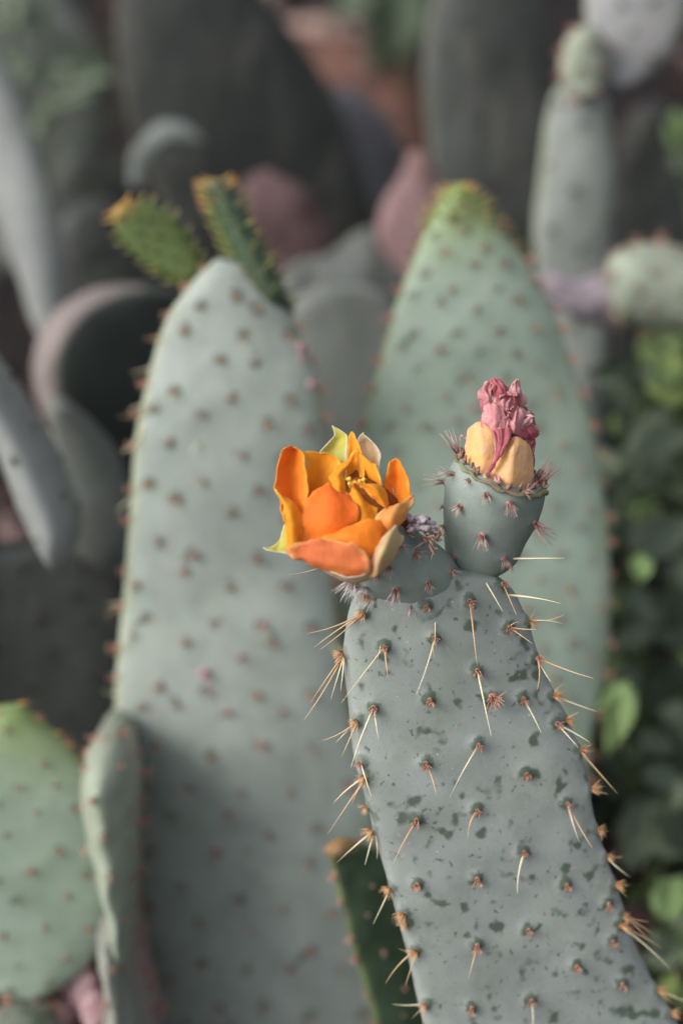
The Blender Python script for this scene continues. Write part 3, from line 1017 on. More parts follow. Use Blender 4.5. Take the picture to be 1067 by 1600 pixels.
# left side: pale edge-on pads and the dark pad with a mauve rim
P_ = Plane(60, 350, 1.02, -0.55, -0.3)
L_, R_ = [(95, 560), (62, 500), (35, 430), (5, 350), (-30, 260), (-70, 150), (-110, 30), (-120, -60)], [(120, 555), (106, 475), (92, 400), (76, 310), (48, 220), (10, 120), (-40, 0), (-90, -60)]
rt = cactus("long pale lilac cactus pad at the left edge, above the dark mauve rimmed pad", 40, 700, P_)
make_pad(rt, Loft(L_, R_, P_, thick=0.016, rows=40, seg=36, cap=(0.1, 0.15), power=1.0, wob=0.004, wscale=14, seed=1.9), M_PALE, None)
P2 = Plane(170, 560, 0.97, 0.95, -0.35)
L_, R_ = grounded([(150, 800), (100, 700), (68, 620), (66, 550), (100, 490), (160, 456), (225, 446)], [(215, 800), (262, 700), (285, 640), (300, 570), (302, 510), (292, 465), (262, 448)], P2, 190, 30)
dkp = Loft(L_, R_, P2, thick=0.020, rows=40, seg=40, cap=(.05, .05), power=.35, wob=0.0015, seed=9.0)
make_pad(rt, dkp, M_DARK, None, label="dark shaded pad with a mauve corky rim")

P_ = Plane(60, 740, 0.80, 0.05, -0.1)
rt = cactus("pale lilac cactus pad hanging tip down at the left side", -80, 700, P_)
make_pad(rt, Loft([(-230, 480), (-150, 540), (-60, 610), (-10, 690), (25, 770), (60, 850), (82, 890)], [(-200, 400), (-110, 450), (-20, 540), (45, 625), (95, 715), (124, 805), (110, 893)],
                  P_, thick=0.036, rows=44, seg=36, cap=(.06, .14), power=1.0, wob=0.003, wscale=16, seed=7.0), M_PALE, 0.03, sides=(1,), face=OLD_T, rimt=OLD_T, scale=.8)
Pq = Plane(-180, 700, 0.82, 0.05, -0.3)
L_, R_ = grounded([(-300, 900), (-310, 700), (-270, 520), (-230, 440)], [(-130, 900), (-120, 700), (-140, 520), (-180, 440)], Pq, -210, 60)
make_pad(rt, Loft(L_, R_, Pq, thick=0.014, seed=3.3), M_LOWER, None)

P_ = Plane(150, 740, 0.93, 0.3, -0.3)
L_, R_ = grounded([(120, 1000), (112, 880), (100, 780), (84, 700), (78, 650), (84, 622)], [(215, 1000), (212, 880), (208, 790), (190, 715), (145, 660), (100, 620)], P_, 160, 30)
rt = cactus("grey mottled cactus pad in shade between the pale hanging pad and the tall grey pad", 160, 1200, P_)
make_pad(rt, Loft(L_, R_, P_, thick=0.012, rows=36, wob=.003, seed=2.9), M_MID, None)

P_ = Plane(90, 1000, 0.90, 0.1, -0.35)
L_, R_ = grounded([(-90, 1230), (-110, 1100), (-95, 980), (-50, 890), (0, 845)], [(160, 1230), (205, 1100), (205, 990), (170, 905), (80, 845)], P_, 50, 60)
rt = cactus("dark green old cactus pad behind the bottom left corner pad", 50, 1300, P_)
make_pad(rt, Loft(L_, R_, P_, thick=0.012, rows=36, wob=.003, seed=12.9), M_OLD_SHADED, 0.032, face=OLD_T, rimt=OLD_T)

# back row of old pads, the dark ones with painted shade
P_ = Plane(400, 200, 1.22, 0.1, -0.3)
L_, R_ = grounded([(330, 560), (290, 420), (225, 260), (185, 100), (190, -30), (240, -110)], [(530, 560), (585, 420), (575, 290), (520, 150), (450, 40), (330, -100)], P_, 420, 40)
rt = cactus("largest dark shaded old cactus pad at the back, above the two young pads", 420, 700, P_)
make_pad(rt, Loft(L_, R_, P_, thick=0.018, rows=40, wob=.006, wscale=9, seed=20), M_OLDER_SHADED, 0.045, face=OLD_T, rimt=OLD_T)
Pk = Plane(260, 215, 1.13, 0.2, 0.3)
make_pad(rt, Loft([(205, 290), (203, 250), (216, 216), (246, 194), (284, 190)], [(226, 290), (228, 262), (246, 238), (282, 226), (324, 224)], Pk, thick=0.007, rows=36, seg=24, wob=.006, wscale=30, seed=21), M_MID2, None, label="small pale curled pad on the left flank")

P_ = Plane(560, 220, 1.34, 0.0, -0.3)
L_, R_ = grounded([(540, 520), (500, 400), (470, 280), (462, 190), (485, 140)], [(630, 520), (640, 400), (640, 290), (610, 190), (545, 136)], P_, 580, 30)
rt = cactus("bluish grey cactus pad with a rounded top behind the dark old pad", 580, 600, P_)
make_pad(rt, Loft(L_, R_, P_, thick=0.016, rows=36, wob=.004, seed=23), M_BLUE, None)

P_ = Plane(760, 200, 1.15, 0.1, -0.3)
L_, R_ = grounded([(710, 640), (690, 500), (676, 380), (668, 250), (662, 100), (680, -20), (720, -110)], [(850, 640), (858, 500), (862, 380), (866, 250), (860, 100), (840, -20), (790, -110)], P_, 780, 40)
rt = cactus("broad dull grey cactus pad rising behind the green growing tip", 780, 900, P_)
make_pad(rt, Loft(L_, R_, P_, thick=0.016, rows=40, wob=.005, wscale=9, seed=26), M_OLD_SHADED, 0.04, face=OLD_T, rimt=OLD_T)

P_ = Plane(530, 480, 1.02, 0.0, -0.3)
L_, R_ = grounded([(470, 780), (452, 640), (440, 560), (446, 500), (470, 462), (505, 446)], [(600, 780), (618, 640), (628, 560), (630, 500), (606, 462), (560, 445)], P_, 540, 40)
rt = cactus("mottled grey cactus pad in the gap between the two tall pads", 540, 1000, P_)
make_pad(rt, Loft(L_, R_, P_, thick=0.013, rows=40, wob=.004, seed=29), M_MID, None)

P_ = Plane(520, 410, 1.10, 0.35, 0.9)
rt = cactus("fallen grey cactus pad lying nearly flat in the gap above the mottled pad", 520, 1100, P_)
make_pad(rt, Loft([(440, 470), (436, 440), (452, 412), (490, 400), (540, 380)], [(560, 490), (630, 462), (655, 420), (640, 385), (600, 368)], P_, thick=0.010, rows=36, wob=.010, wscale=26, seed=30), M_MID4, None)
L_, R_ = grounded([(470, 600), (480, 520), (505, 470)], [(570, 600), (565, 520), (545, 470)], Plane(520, 500, 1.12, 0, -0.3), 520, 25)
make_pad(rt, Loft(L_, R_, Plane(520, 500, 1.12, 0, -0.3), thick=0.012, seed=32), M_OLD_SHADED, None)

P_ = Plane(170, 320, 1.12, 0.3, 0.2)
L_, R_ = grounded([(60, 520), (70, 420), (95, 350), (115, 318)], [(260, 520), (250, 420), (215, 340), (165, 308)], Plane(170, 320, 1.12, 0.1, -0.3), 160, 40)
rt = cactus("greyish old cactus pad just left of the leaning green young pad", 160, 900, P_)
make_pad(rt, Loft(L_, R_, Plane(170, 320, 1.12, 0.1, -0.3), thick=0.012, rows=36, wob=.007, wscale=20, seed=130), M_OLD_SHADED, 0.035, face=OLD_T, rimt=OLD_T)

P_ = Plane(40, 60, 1.65, 0.2, -0.2)
L_, R_ = grounded([(-60, 300), (-70, 180), (-50, 60), (0, -30)], [(120, 300), (160, 180), (150, 70), (90, -30)], P_, 40, 40)
rt = cactus("dull grey cactus pad in the upper left corner behind the green leaves", 40, 500, P_)
make_pad(rt, Loft(L_, R_, P_, thick=0.02, rows=36, wob=.008, wscale=14, seed=140), M_MID4, None)
P_ = Plane(1010, 320, 1.30, -0.2, -0.3)
L_, R_ = grounded([(965, 620), (950, 480), (945, 340), (965, 220), (1000, 160)], [(1090, 620), (1110, 480), (1110, 340), (1085, 220), (1040, 160)], P_, 1020, 40)
rt = cactus("very dark shaded old cactus pad right of the long edge on pad", 1020, 800, P_)
make_pad(rt, Loft(L_, R_, P_, thick=0.016, rows=36, wob=.006, wscale=14, seed=150), M_OLDER_SHADED, 0.05, face=OLD_T, rimt=OLD_T)
P_ = Plane(120, 200, 1.5, 0.3, -0.3)
L_, R_ = grounded([(60, 480), (50, 380), (70, 290), (105, 235)], [(190, 480), (215, 380), (205, 290), (150, 235)], P_, 130, 30)
rt = cactus("dark upright cactus pad in the gap right of the pale lilac pad", 130, 600, P_)
make_pad(rt, Loft(L_, R_, P_, thick=0.016, rows=36, wob=.006, wscale=14, seed=160), M_OLD_SHADED, None)

# dead pads and stones at the back
P_ = Plane(640, 310, 1.10, 0.2, -0.2)
L_, R_ = grounded([(620, 460), (592, 370), (600, 320), (625, 270), (640, 235)], [(690, 460), (690, 380), (690, 320), (680, 265), (662, 232)], P_, 650, 20)
b = P_.pt(650, 500)
rt = thing("dried_pad", (b.x, b.y, 0), "shrivelled mauve dead cactus pad left of the green growing tip", "dead pad")
Loft(L_, R_, P_, thick=0.012, rows=30, wob=.007, wscale=22, seed=31).build("pad", M_ROSE, rt)
P_ = Plane(430, 320, 1.12, 0.1, -0.4)
L_, R_ = grounded([(350, 480), (372, 400), (378, 330), (376, 296), (392, 272)], [(500, 480), (525, 420), (512, 350), (482, 300), (420, 262)], P_, 430, 40)
b = P_.pt(430, 700)
rt = thing("dried_pad", (b.x, b.y, 0), "brownish mauve dead cactus pad behind the straw tipped young pad", "dead pad")
Loft(L_, R_, P_, thick=0.012, rows=30, wob=.007, wscale=22, seed=35).build("pad", M_MAUVE, rt)

for (nm, lab, pts, d, m, z) in (
    ("dead_branch", "reddish brown dead cactus stem lying across the ground at the top", [(400, 60, 30), (470, 85, 40), (540, 110, 48), (610, 140, 50), (670, 185, 40)], 1.75, M_BROWN, 0),
    ("dead_branch", "dark brown dead cactus stem lying behind the bluish pad", [(430, 150, 30), (520, 150, 45), (620, 180, 48), (670, 240, 36)], 1.6, M_BROWN, 1),
    ("stone", "pale pinkish stone at the top edge left of the dark leaf", [(340, 14, 8), (352, 10, 24), (385, 4, 30), (420, 2, 26), (434, 8, 8)], 1.95, M_TERRA, 2),
    ("stone", "flat pale brown stone above the reddish dead stem", [(390, 50, 5), (410, 48, 16), (480, 44, 20), (550, 48, 16), (572, 50, 5)], 1.85, M_TERRA, 3)):
    P_ = Plane(pts[2][0], pts[2][1], d, 0, -0.4)
    b = P_.pt(pts[2][0], pts[2][1] + pts[2][2])
    # these lie on the soil: drop the plane back along the sight line until the piece rests on it
    dd = CAM_H / (math.sin(PITCH) + math.cos(PITCH) * ((pts[2][1] + pts[2][2] * .8 - 800) / FPX))
    P_ = Plane(pts[2][0], pts[2][1], dd, 0, -0.2)
    b = P_.pt(pts[2][0], pts[2][1])
    rt = thing(nm, (b.x, b.y, 0), lab, nm.replace("_", " "))
    Loft([(x, y - r) for x, y, r in pts], [(x, y + r) for x, y, r in pts], P_, rows=30, seg=20, round_ratio=0.8, wob=.012, wscale=12, seed=40 + z).build("stem" if nm == "dead_branch" else "stone_body", m, rt)

# right background: long edge-on pad carrying a round pale pad and a small pad
P_ = Plane(890, 350, 1.05, 0.0, -0.3)
L_, R_ = grounded([(850, 900), (868, 700), (858, 560), (838, 450), (834, 380), (840, 280), (850, 200), (862, 150), (880, 122)], [(930, 900), (942, 700), (946, 560), (952, 450), (956, 380), (958, 300), (956, 220), (950, 160), (936, 122)], P_, 900, 30)
rt = cactus("long pale grey cactus pad seen edge on at the upper right, carrying a round pad", 900, 1100, P_)
make_pad(rt, Loft(L_, R_, P_, thick=0.016, rows=50, seg=36, power=.7, cap=(.05, .06), wob=.004, wscale=16, seed=50), M_MID2, 0.04, face=OLD_T, rimt=OLD_T, sides=(-1,))
Pt = Plane(1000, 60, 1.02, -0.15, -0.15)
make_pad(rt, Loft([(945, 150), (928, 120), (918, 60), (915, -20), (940, -110), (980, -150)], [(985, 140), (1030, 105), (1062, 55), (1080, -20), (1070, -110), (1030, -150)], Pt, thick=0.012, rows=36, seed=53, wob=.003), M_MID3, 0.028, face=OLD_T, rimt=OLD_T, label="round pale lilac pad at the top of the long edge on pad")
Pt = Plane(910, 95, 1.0, 0.3, -0.15)
make_pad(rt, Loft([(900, 158), (880, 130), (876, 95), (886, 60), (905, 42)], [(925, 155), (940, 125), (944, 90), (940, 60), (922, 42)], Pt, thick=0.011, rows=26, seg=24, seed=56), M_EDGE, 0.018, scale=1.3, label="small narrow pad with dark areoles")

# fallen branch across it
P_ = Plane(960, 450, 0.975, -0.05, -0.2)
b = P_.pt(1300, 700)
rt = thing("prickly_pear", (b.x, b.y, 0), "shrivelled lilac cactus branch with a fat pale pad lying across the long edge on pad", "cactus")
Loft([(842, 432), (865, 430), (900, 436), (935, 432), (965, 420), (985, 410)], [(842, 460), (862, 478), (895, 498), (930, 508), (960, 510), (990, 500)], P_, rows=30, seg=20, round_ratio=.8, wob=.006, wscale=45, seed=60).build("stem", M_LILAC, rt)
Pb = Plane(1010, 450, 0.965, -0.05, -0.2)
make_pad(rt, Loft([(948, 450), (950, 405), (985, 380), (1040, 382), (1100, 400), (1180, 440), (1250, 520), (1290, 620)], [(955, 470), (965, 505), (1000, 512), (1050, 515), (1100, 535), (1150, 580), (1200, 640), (1250, 660)], Pb, rows=40, seg=30, round_ratio=.8, wob=.004, wscale=25, seed=63), M_EDGE, 0.022, scale=1.2, label="fat pale green pad with spots")
Pc = Plane(1270, 700, 0.97, 0.0, -0.3)
L_, R_ = grounded([(1180, 1000), (1175, 800), (1200, 680), (1240, 620)], [(1350, 1000), (1360, 800), (1340, 680), (1300, 620)], Pc, 1265, 40)
make_pad(rt, Loft(L_, R_, Pc, thick=.014, seed=66), M_OLD_SHADED, None)


# ------------------------------------------------------------------ leafy plants
def tube(pts, r0, r1, sides=7, n=16):
    P = catmull([tuple(p) for p in pts], n)
    A = Acc()
    vs, al = [], []
    for i in range(n):
        a, b = P[max(0, i - 1)], P[min(n - 1, i + 1)]
        M = frame(Vector(b - a))
        r = r0 + (r1 - r0) * i / (n - 1)
        for k in range(sides):
            t = 2 * math.pi * k / sides
            vs.append(Vector(P[i]) + M.col[0].to_3d() * (r * math.cos(t)) + M.col[1].to_3d() * (r * math.sin(t)))
    fs = [(i * sides + k, i * sides + (k + 1) % sides, (i + 1) * sides + (k + 1) % sides, (i + 1) * sides + k) for i in range(n - 1) for k in range(sides)]
    fs.append(tuple(reversed(range(sides)))); fs.append(tuple((n - 1) * sides + k for k in range(sides)))
    return vs, fs


LEAVES = {k: [leaf_mesh(m, s, lobes=l) for s, l in ((1, 0.0), (2, 0.08), (3, 0.05))] for k, m in (("b", M_LEAFB), ("g", M_LEAFG), ("d", M_LEAFD), ("y", M_LEAFY))}


def leafy(label, foot, leaves, group=None, stem_mat=M_STEMG, more=None):
    """foot: pixel and depth where the stem leaves the soil; leaves: px, py, depth, size in px, angle of the tip, colour key, tilt."""
    f = W(*foot)
    f.z = 0
    rt = thing("leafy_plant", f, label, "plant", group)
    if more:
        x0, y0, x1, y1, da, db, cnt = more
        for _ in range(cnt):
            leaves = leaves + [(random.uniform(x0, x1), random.uniform(y0, y1), random.uniform(da, db), random.uniform(38, 82), random.uniform(0, 360), random.choice("gggddby"[:6]), random.uniform(-.6, .6))]
    ls = sorted(leaves, key=lambda l: -l[1])
    top = W(*ls[-1][:3])
    mid = (f + top) / 2 + Vector((random.uniform(-.03, .03), random.uniform(-.02, .02), 0.03))
    v, fa = tube([f - Vector((0, 0, .02)), mid, top], 0.0032, 0.0012)
    part("stem", v, fa, stem_mat, rt)
    spine_pts = catmull([tuple(f), tuple(mid), tuple(top)], 40)
    for (px, py, d, size, ang, key, tilt) in ls:
        c = W(px, py, d)
        s = size / FPX * d * 1.15
        a = math.radians(ang)
        y = (RIGHT * math.sin(a) + UP * math.cos(a))
        n = (FWD * -1 + Vector((0, 0, 1)) * random.uniform(.1, .9) + RIGHT * (tilt + random.uniform(-.5, .3)) + UP * random.uniform(-.4, .5)).normalized()
        y = (y - n * y.dot(n)).normalized()
        x = y.cross(n)
        M = Matrix((x, y, n)).transposed().to_4x4()
        o = place("leaf", random.choice(LEAVES[key]), Matrix.Translation(c - y * s * 0.5) @ M @ Matrix.Diagonal((s * random.uniform(.7, 1.1), s, s * random.uniform(.8, 1.6), 1)), rt)
        j = int(np.argmin(((spine_pts - np.array(c - y * s * .5)) ** 2).sum(1)))
        v, fa = tube([Vector(spine_pts[max(0, j - 3)]), (Vector(spine_pts[j]) + c - y * s * .5) / 2 + Vector((0, 0, .008)), c - y * s * .48], 0.0014, 0.0008, 5, 8)
        part("leaf_stalk", v, fa, stem_mat, rt)
    return rt


leafy("grey green leafy plant with a yellow green tuft, right of the tall right pad", (1030, 1100, 1.05),
      [(972, 628, 0.96, 95, 160, "g", .1), (1035, 688, 0.94, 120, 70, "g", -.2), (1052, 572, 0.95, 70, 30, "y", .2), (1040, 612, 0.94, 60, -60, "y", 0), (1075, 612, 1.05, 80, 100, "y", .2),
       (985, 740, 1.06, 90, 200, "d", 0), (1050, 760, 1.06, 100, 120, "g", .1), (1010, 580, 1.08, 60, -40, "g", 0), (1085, 700, 1.07, 100, 50, "g", 0), (950, 690, 1.12, 80, 210, "d", 0)], more=(945, 540, 1100, 800, 0.93, 1.12, 22))
leafy("leafy plant with one narrow bright green leaf pointing up, beside the right pad", (1010, 1250, 1.0),
      [(1003, 878, 0.86, 66, 8, "b", 0.0), (975, 800, 1.05, 100, 230, "d", .2), (1040, 835, 0.93, 110, 70, "g", .2), (1055, 960, 1.04, 110, 100, "d", .2), (1000, 960, 1.05, 90, 170, "d", 0), (1075, 890, 1.05, 90, 20, "g", 0)], more=(955, 790, 1100, 1020, 0.90, 1.1, 20))
leafy("leafy plant with a broad bright green leaf hanging by the right pad's lower edge", (985, 1420, 0.98),
      [(966, 1120, 0.865, 104, 195, "b", 0.2), (938, 1085, 0.87, 70, 250, "b", .2), (1040, 1150, 1.02, 130, 120, "d", .1), (1050, 1060, 1.03, 110, 60, "d", -.2), (1000, 1205, 1.02, 110, 160, "d", 0)], more=(945, 1020, 1100, 1260, 0.90, 1.05, 20))
leafy("dull green leafy plant low at the right edge", (1010, 1600, 0.95),
      [(1000, 1300, 0.93, 105, 200, "g", .1), (1050, 1240, 0.99, 120, 40, "d", .2), (1052, 1395, 0.84, 80, 30, "b", .1), (1065, 1300, 0.98, 120, 90, "g", 0), (958, 1270, 0.98, 80, 210, "d", 0), (1046, 1535, 0.86, 52, 20, "y", .2), (1080, 1460, 0.95, 90, 60, "d", 0)], more=(960, 1240, 1100, 1600, 0.86, 0.98, 26))
leafy("leafy plant with three pale green leaves in the upper left", (150, 420, 1.5),
      [(66, 112, 1.35, 70, 60, "g", .1), (105, 155, 1.32, 95, 42, "g", -.3), (218, 130, 1.38, 62, 15, "g", .2), (30, 25, 1.5, 85, 80, "g", .1), (275, 70, 1.6, 70, 70, "g", 0), (140, 100, 1.42, 80, 60, "d", 0), (60, 190, 1.34, 60, 240, "g", 0)], more=(-10, 0, 300, 260, 1.3, 1.6, 12))
leafy("low plant with a dark broad leaf at the top edge", (640, 160, 2.0),
      [(620, 30, 1.7, 150, 200, "d", .1), (570, -10, 1.75, 120, -100, "d", .1), (690, -20, 1.8, 120, 60, "d", 0)])
leafy("small plant with a round green leaf at the upper right edge", (1080, 560, 1.25),
      [(1058, 195, 1.1, 75, 10, "b", .2), (1090, 260, 1.12, 80, 120, "g", 0), (1020, 250, 1.3, 80, 200, "d", 0)])
# ------------------------------------------------------------------ the front cactus
P_F = Plane(720, 1000, 0.606, 0.22, -0.20)
fl = Loft([(872, 2010), (800, 1900), (705, 1740), (664, 1605), (640, 1502), (612, 1398), (590, 1318), (572, 1242), (557, 1180), (546, 1110), (541, 1040), (542, 985), (552, 940), (585, 905), (640, 885)],
          [(945, 2010), (1060, 1900), (1095, 1740), (1058, 1605), (1018, 1530), (985, 1455), (952, 1360), (926, 1270), (908, 1190), (888, 1128), (862, 1075), (838, 1015), (818, 958), (792, 910), (745, 885)],
          P_F, thick=0.0105, rows=210, seg=150, cap=(0.06, 0.04), power=0.55, wob=0.0022, wscale=17, seed=70)
front = cactus("grey green cactus pad in front carrying an open orange flower and a wilted bud", 910, 2010, P_F)

FACE = [  # areole, its spines' tips, tuft kind
    ((600, 1009), [(533, 1098), (606, 1060)], "f"), ((678, 995), [(650, 1085), (679, 1030)], "f"), ((670, 1092), [], "f"), ((584, 1104), [(548, 1200), (591, 1155)], "f"),
    ((566, 1190), [(580, 1245)], "f"), ((664, 1191), [(681, 1243)], "f"), ((746, 1162), [(702, 1247)], "f"), ((744, 1264), [(731, 1311)], "f"), ((650, 1280), [(614, 1350)], "f"),
    ((744, 1372), [], "f"), ((651, 1380), [], "f"), ((867, 1130), [(903, 1168), (921, 1160)], "f"), ((821, 1208), [], "f"), ((884, 1254), [(925, 1325), (905, 1317)], "f"), ((817, 1330), [(808, 1397)], "f"),
    ((883, 1381), [], "f"), ((948, 1411), [], "f"), ((824, 1451), [], "f"), ((899, 1508), [], "f"), ((970, 1536), [], "f"), ((829, 1561), [(832, 1615)], "f"), ((744, 1475), [(731, 1530)], "f"), ((736, 1573), [], "f"),
    ((732, 938), [(745, 1040)], "f"), ((744, 1047), [(767, 1150)], "f"), ((768, 1088), [(790, 1080)], "F"), ((815, 1090), [(845, 1145)], "f"), ((793, 979), [(839, 983), (832, 1006), (812, 972)], "f"),
    ((782, 914), [(807, 962)], "f"), ((835, 1028), [(838, 1080), (860, 1065), (927, 1060)], "f"), ((955, 1470), [], "f"), ((665, 945), [], "f"), ((918, 1640), [], "f"), ((1000, 1640), [], "f"), ((690, 1660), [], "f"),
]
RIMS = [
    ((546, 932), [(480, 990), (490, 1012), (500, 1015)]), ((540, 1020), [(475, 1125), (484, 1100), (517, 1092), (532, 1080)]), ((540, 1109), [(503, 1157), (525, 1160), (534, 1182)]),
    ((556, 1200), [(512, 1303), (521, 1255), (549, 1257)]), ((586, 1296), [(526, 1348), (570, 1352), (589, 1342), (560, 1296)]), ((612, 1385), [(583, 1444), (596, 1392)]), ((576, 1258), [(565, 1268)]),
    ((633, 1425), [(615, 1429)]), ((637, 1440), [(630, 1455)]), ((652, 1483), [(602, 1537), (633, 1541), (622, 1482)]), ((668, 1567), [(613, 1569), (643, 1592), (660, 1604)]),
    ((823, 971), [(878, 974), (836, 950), (882, 960)]), ((865, 1075), [(932, 1112), (882, 1068)]), ((884, 1117), [(905, 1112)]), ((903, 1172), [(964, 1240), (926, 1162), (930, 1173)]),
    ((922, 1233), [(940, 1216), (945, 1228), (950, 1241)]), ((930, 1298), [(950, 1298), (940, 1316)]), ((956, 1342), [(983, 1370), (974, 1338)]), ((974, 1390), [(985, 1382), (980, 1402)]),
    ((991, 1448), [(1014, 1440), (1021, 1461), (1010, 1466)]), ((1018, 1482), [(1046, 1514), (1036, 1483)]), ((1024, 1547), [(1072, 1566), (1052, 1570)]), ((1045, 1583), [(1060, 1590)]),
]
marks, jobs = [], []
for (a, tips, k) in FACE:
    p, n = fl.hit(*a)
    if n.dot(CAM - p) < 0:
        n = -n
    marks.append((p, n)); jobs.append((p, n, tips, k, a))
for (a, tips) in RIMS:
    p, n = fl.hit(*a)
    c = fl.C[int(np.argmin([(q - p).length for q in fl.C]))]
    n = ((p - c).normalized() + fl.n * 0.5).normalized()
    marks.append((p, n)); jobs.append((p, n, tips, "r", a))
fl.mark(marks, radius=0.0042, amount=0.95, bump=0.0017, sigma=0.0026)
fpad = fl.build("pad", M_FRONT, front)
fpad["label"] = "front pad with dark green blotches where the pale bloom is rubbed off"


def depth_of(p):
    return (p - CAM).dot(FWD)


for p, n, tips, k, a in jobs:
    q = p + n * (0.0014 if k != "r" else 0.0004)
    if k == "r":
        areole(fpad, q, n, RIM_T, 0.85, down=Vector((0, 0, -1)))
    else:
        areole(fpad, q, (n + camvec(-.25, 0, 0)).normalized(), FACE_T, 0.95 if k == "f" else 2.1)
    for (tx, ty) in tips:
        d = depth_of(q)
        pxl = math.hypot(tx - a[0], ty - a[1]) / FPX * d
        t = W(tx, ty, d - pxl * (0.45 if k != "r" else random.uniform(-.1, .3)))
        long_ = pxl > 0.010
        spine(fpad, q, t, (0.00042 if long_ else 0.00027) * random.uniform(.85, 1.1), pale=long_ and random.random() < .45)
# loose long spines that start under the fruits
for a, b_ in (((620, 938), (589, 1038)), ((681, 932), (679, 1008)), ((752, 898), (785, 955)), ((795, 930), (876, 943)), ((505, 886), (450, 898)), ((790, 873), (881, 872))):
    d = 0.592
    spine(fpad, W(*a, d + .004), W(*b_, d - .006), 0.00048, pale=True)
# older pad below, out of the frame, that carries the front pad
Pz = Plane(905, 2000, depth_of(P_F.pt(905, 2000)), 0.1, -0.5)
L_, R_ = grounded([(800, 2300), (790, 2150), (850, 2030), (890, 1985)], [(1060, 2300), (1060, 2150), (990, 2030), (925, 1985)], Pz, 930, 70)
make_pad(front, Loft(L_, R_, Pz, thick=0.014, seed=71), M_LOWER, 0.035, label="old pad at the foot")

# ---- fruit that carries the wilted bud
CZ = (640.0, 580.0, 4.268, 0.598)


def z8(x, y):
    return (640 + x / 4.268, 580 + y / 4.268)


P_W = Plane(770, 790, 0.597, 0.05, -0.45)
fr = Loft([z8(*q) for q in ((380, 1375), (300, 1335), (246, 1240), (228, 1100), (226, 950), (234, 800), (258, 690), (305, 612), (350, 590))],
          [z8(*q) for q in ((450, 1375), (580, 1345), (700, 1250), (770, 1130), (835, 1020), (880, 915), (900, 830), (902, 770), (890, 745))],
          P_W, rows=70, seg=70, round_ratio=0.92, wob=0.0012, wscale=40, power=1.0, seed=80)
f_marks = []
for (x, y, var, sc) in ((345, 895, FRUIT_T, 1.0), (512, 820, FRUIT_T, .95), (660, 880, FRUIT_T, 1.1), (485, 1090, FRUIT_T, 1.25), (820, 1000, FRUIT_LONG, .8), (305, 1232, FRUIT_T, .95), (285, 1322, FRUIT_T, .95),
                        (620, 1245, FRUIT_T, 1.1), (240, 742, FRUIT_LONG, .8), (300, 690, FRUIT_LONG, .75), (330, 560, FRUIT_LONG, .9), (755, 805, FRUIT_T, 1.0), (845, 760, FRUIT_LONG, 1.0), (880, 745, FRUIT_LONG, 1.1), (400, 730, FRUIT_T, .7),
                        (860, 1040, FRUIT_LONG, .8), (232, 900, FRUIT_T, .6), (240, 1030, FRUIT_T, .7), (660, 1290, FRUIT_T, .7)):
    p, n = fr.hit(*z8(x, y))
    if n.dot(CAM - p) < 0:
        n = -n
    f_marks.append((p, n, var, sc))
fr.mark([(p, n) for p, n, _, _ in f_marks], radius=0.0018, amount=0.7, bump=0.0007, sigma=0.0018)
fruit_w = fr.build("fruit", M_FRUIT, front)
fruit_w["label"] = "upright fruit topped by the wilted pink and yellow bud"
for p, n, var, sc in f_marks:
    areole(fruit_w, p + n * .0005, n, var, sc)
# calyx rim and dry scales
top_c = (fr.C[-1] + fr.C[-4]) / 2
hx = fr.H[-8]
ax = (fr.C[-1] - fr.C[-30]).normalized()
ring_r = fr.H[-6].length * 0.98
rx = fr.H[-6].normalized()
ry = ax.cross(rx).normalized()
rc = fr.C[-4]


def torus_ring(c, x, y, R, r, n=40, m=8, wob=0.0006):
    vs, fs = [], []
    for i in range(n):
        a = 2 * math.pi * i / n
        o = x * math.cos(a) + y * math.sin(a)
        z = x.cross(y)
        for k in range(m):
            t = 2 * math.pi * k / m
            p = c + o * (R + r * math.cos(t)) + z * (r * math.sin(t))
            vs.append(p + Vector((noise.noise(p * 300), noise.noise(p * 300 + Vector((5, 5, 5))), noise.noise(p * 300 + Vector((9, 0, 3))))) * wob)
    for i in range(n):
        for k in range(m):
            j, l = (i + 1) % n, (k + 1) % m
            fs.append((i * m + k, j * m + k, j * m + l, i * m + l))
    return vs, fs


v, f_ = torus_ring(rc, rx, ry, ring_r, 0.0008, 70, 7, 0.0016)
part("calyx", v, f_, M_CALYX, fruit_w)
for i in range(30):
    a = 2 * math.pi * i / 30 + random.uniform(-.1, .1)
    o = rx * math.cos(a) + ry * math.sin(a)
    c = rc + o * (ring_r * random.uniform(.78, .98)) + ax * random.uniform(0, .0012)
    A = Acc()
    for _ in range(2):
        d = (ax + o * random.uniform(-.2, .6) + Vector((random.uniform(-.4, .4), random.uniform(-.4, .4), 0))).normalized()
        A.add(*spike(c, c + d * random.uniform(.002, .0038), .0009, .0003, 5, 2))
    part("scale", A.v, A.f, M_DRY, fruit_w)

# ---- wilted bud
bud = bpy.data.objects.new("wilted_bud", None)
bud.empty_display_size = .01
link(bud, front)
bud["label"] = "wilted bud of crumpled pink petals above swollen yellow ones"
P_B = Plane(780, 680, 0.596, 0.05, -0.15)
core = Loft([z8(*q) for q in ((520, 790), (420, 700), (395, 560), (440, 430), (475, 300), (478, 190), (500, 110), (540, 85))],
            [z8(*q) for q in ((700, 790), (810, 690), (815, 560), (815, 420), (790, 300), (735, 210), (650, 120), (600, 85))], P_B, rows=70, seg=60, round_ratio=.8, wob=0.0035, wscale=150, power=1.0, seed=90)

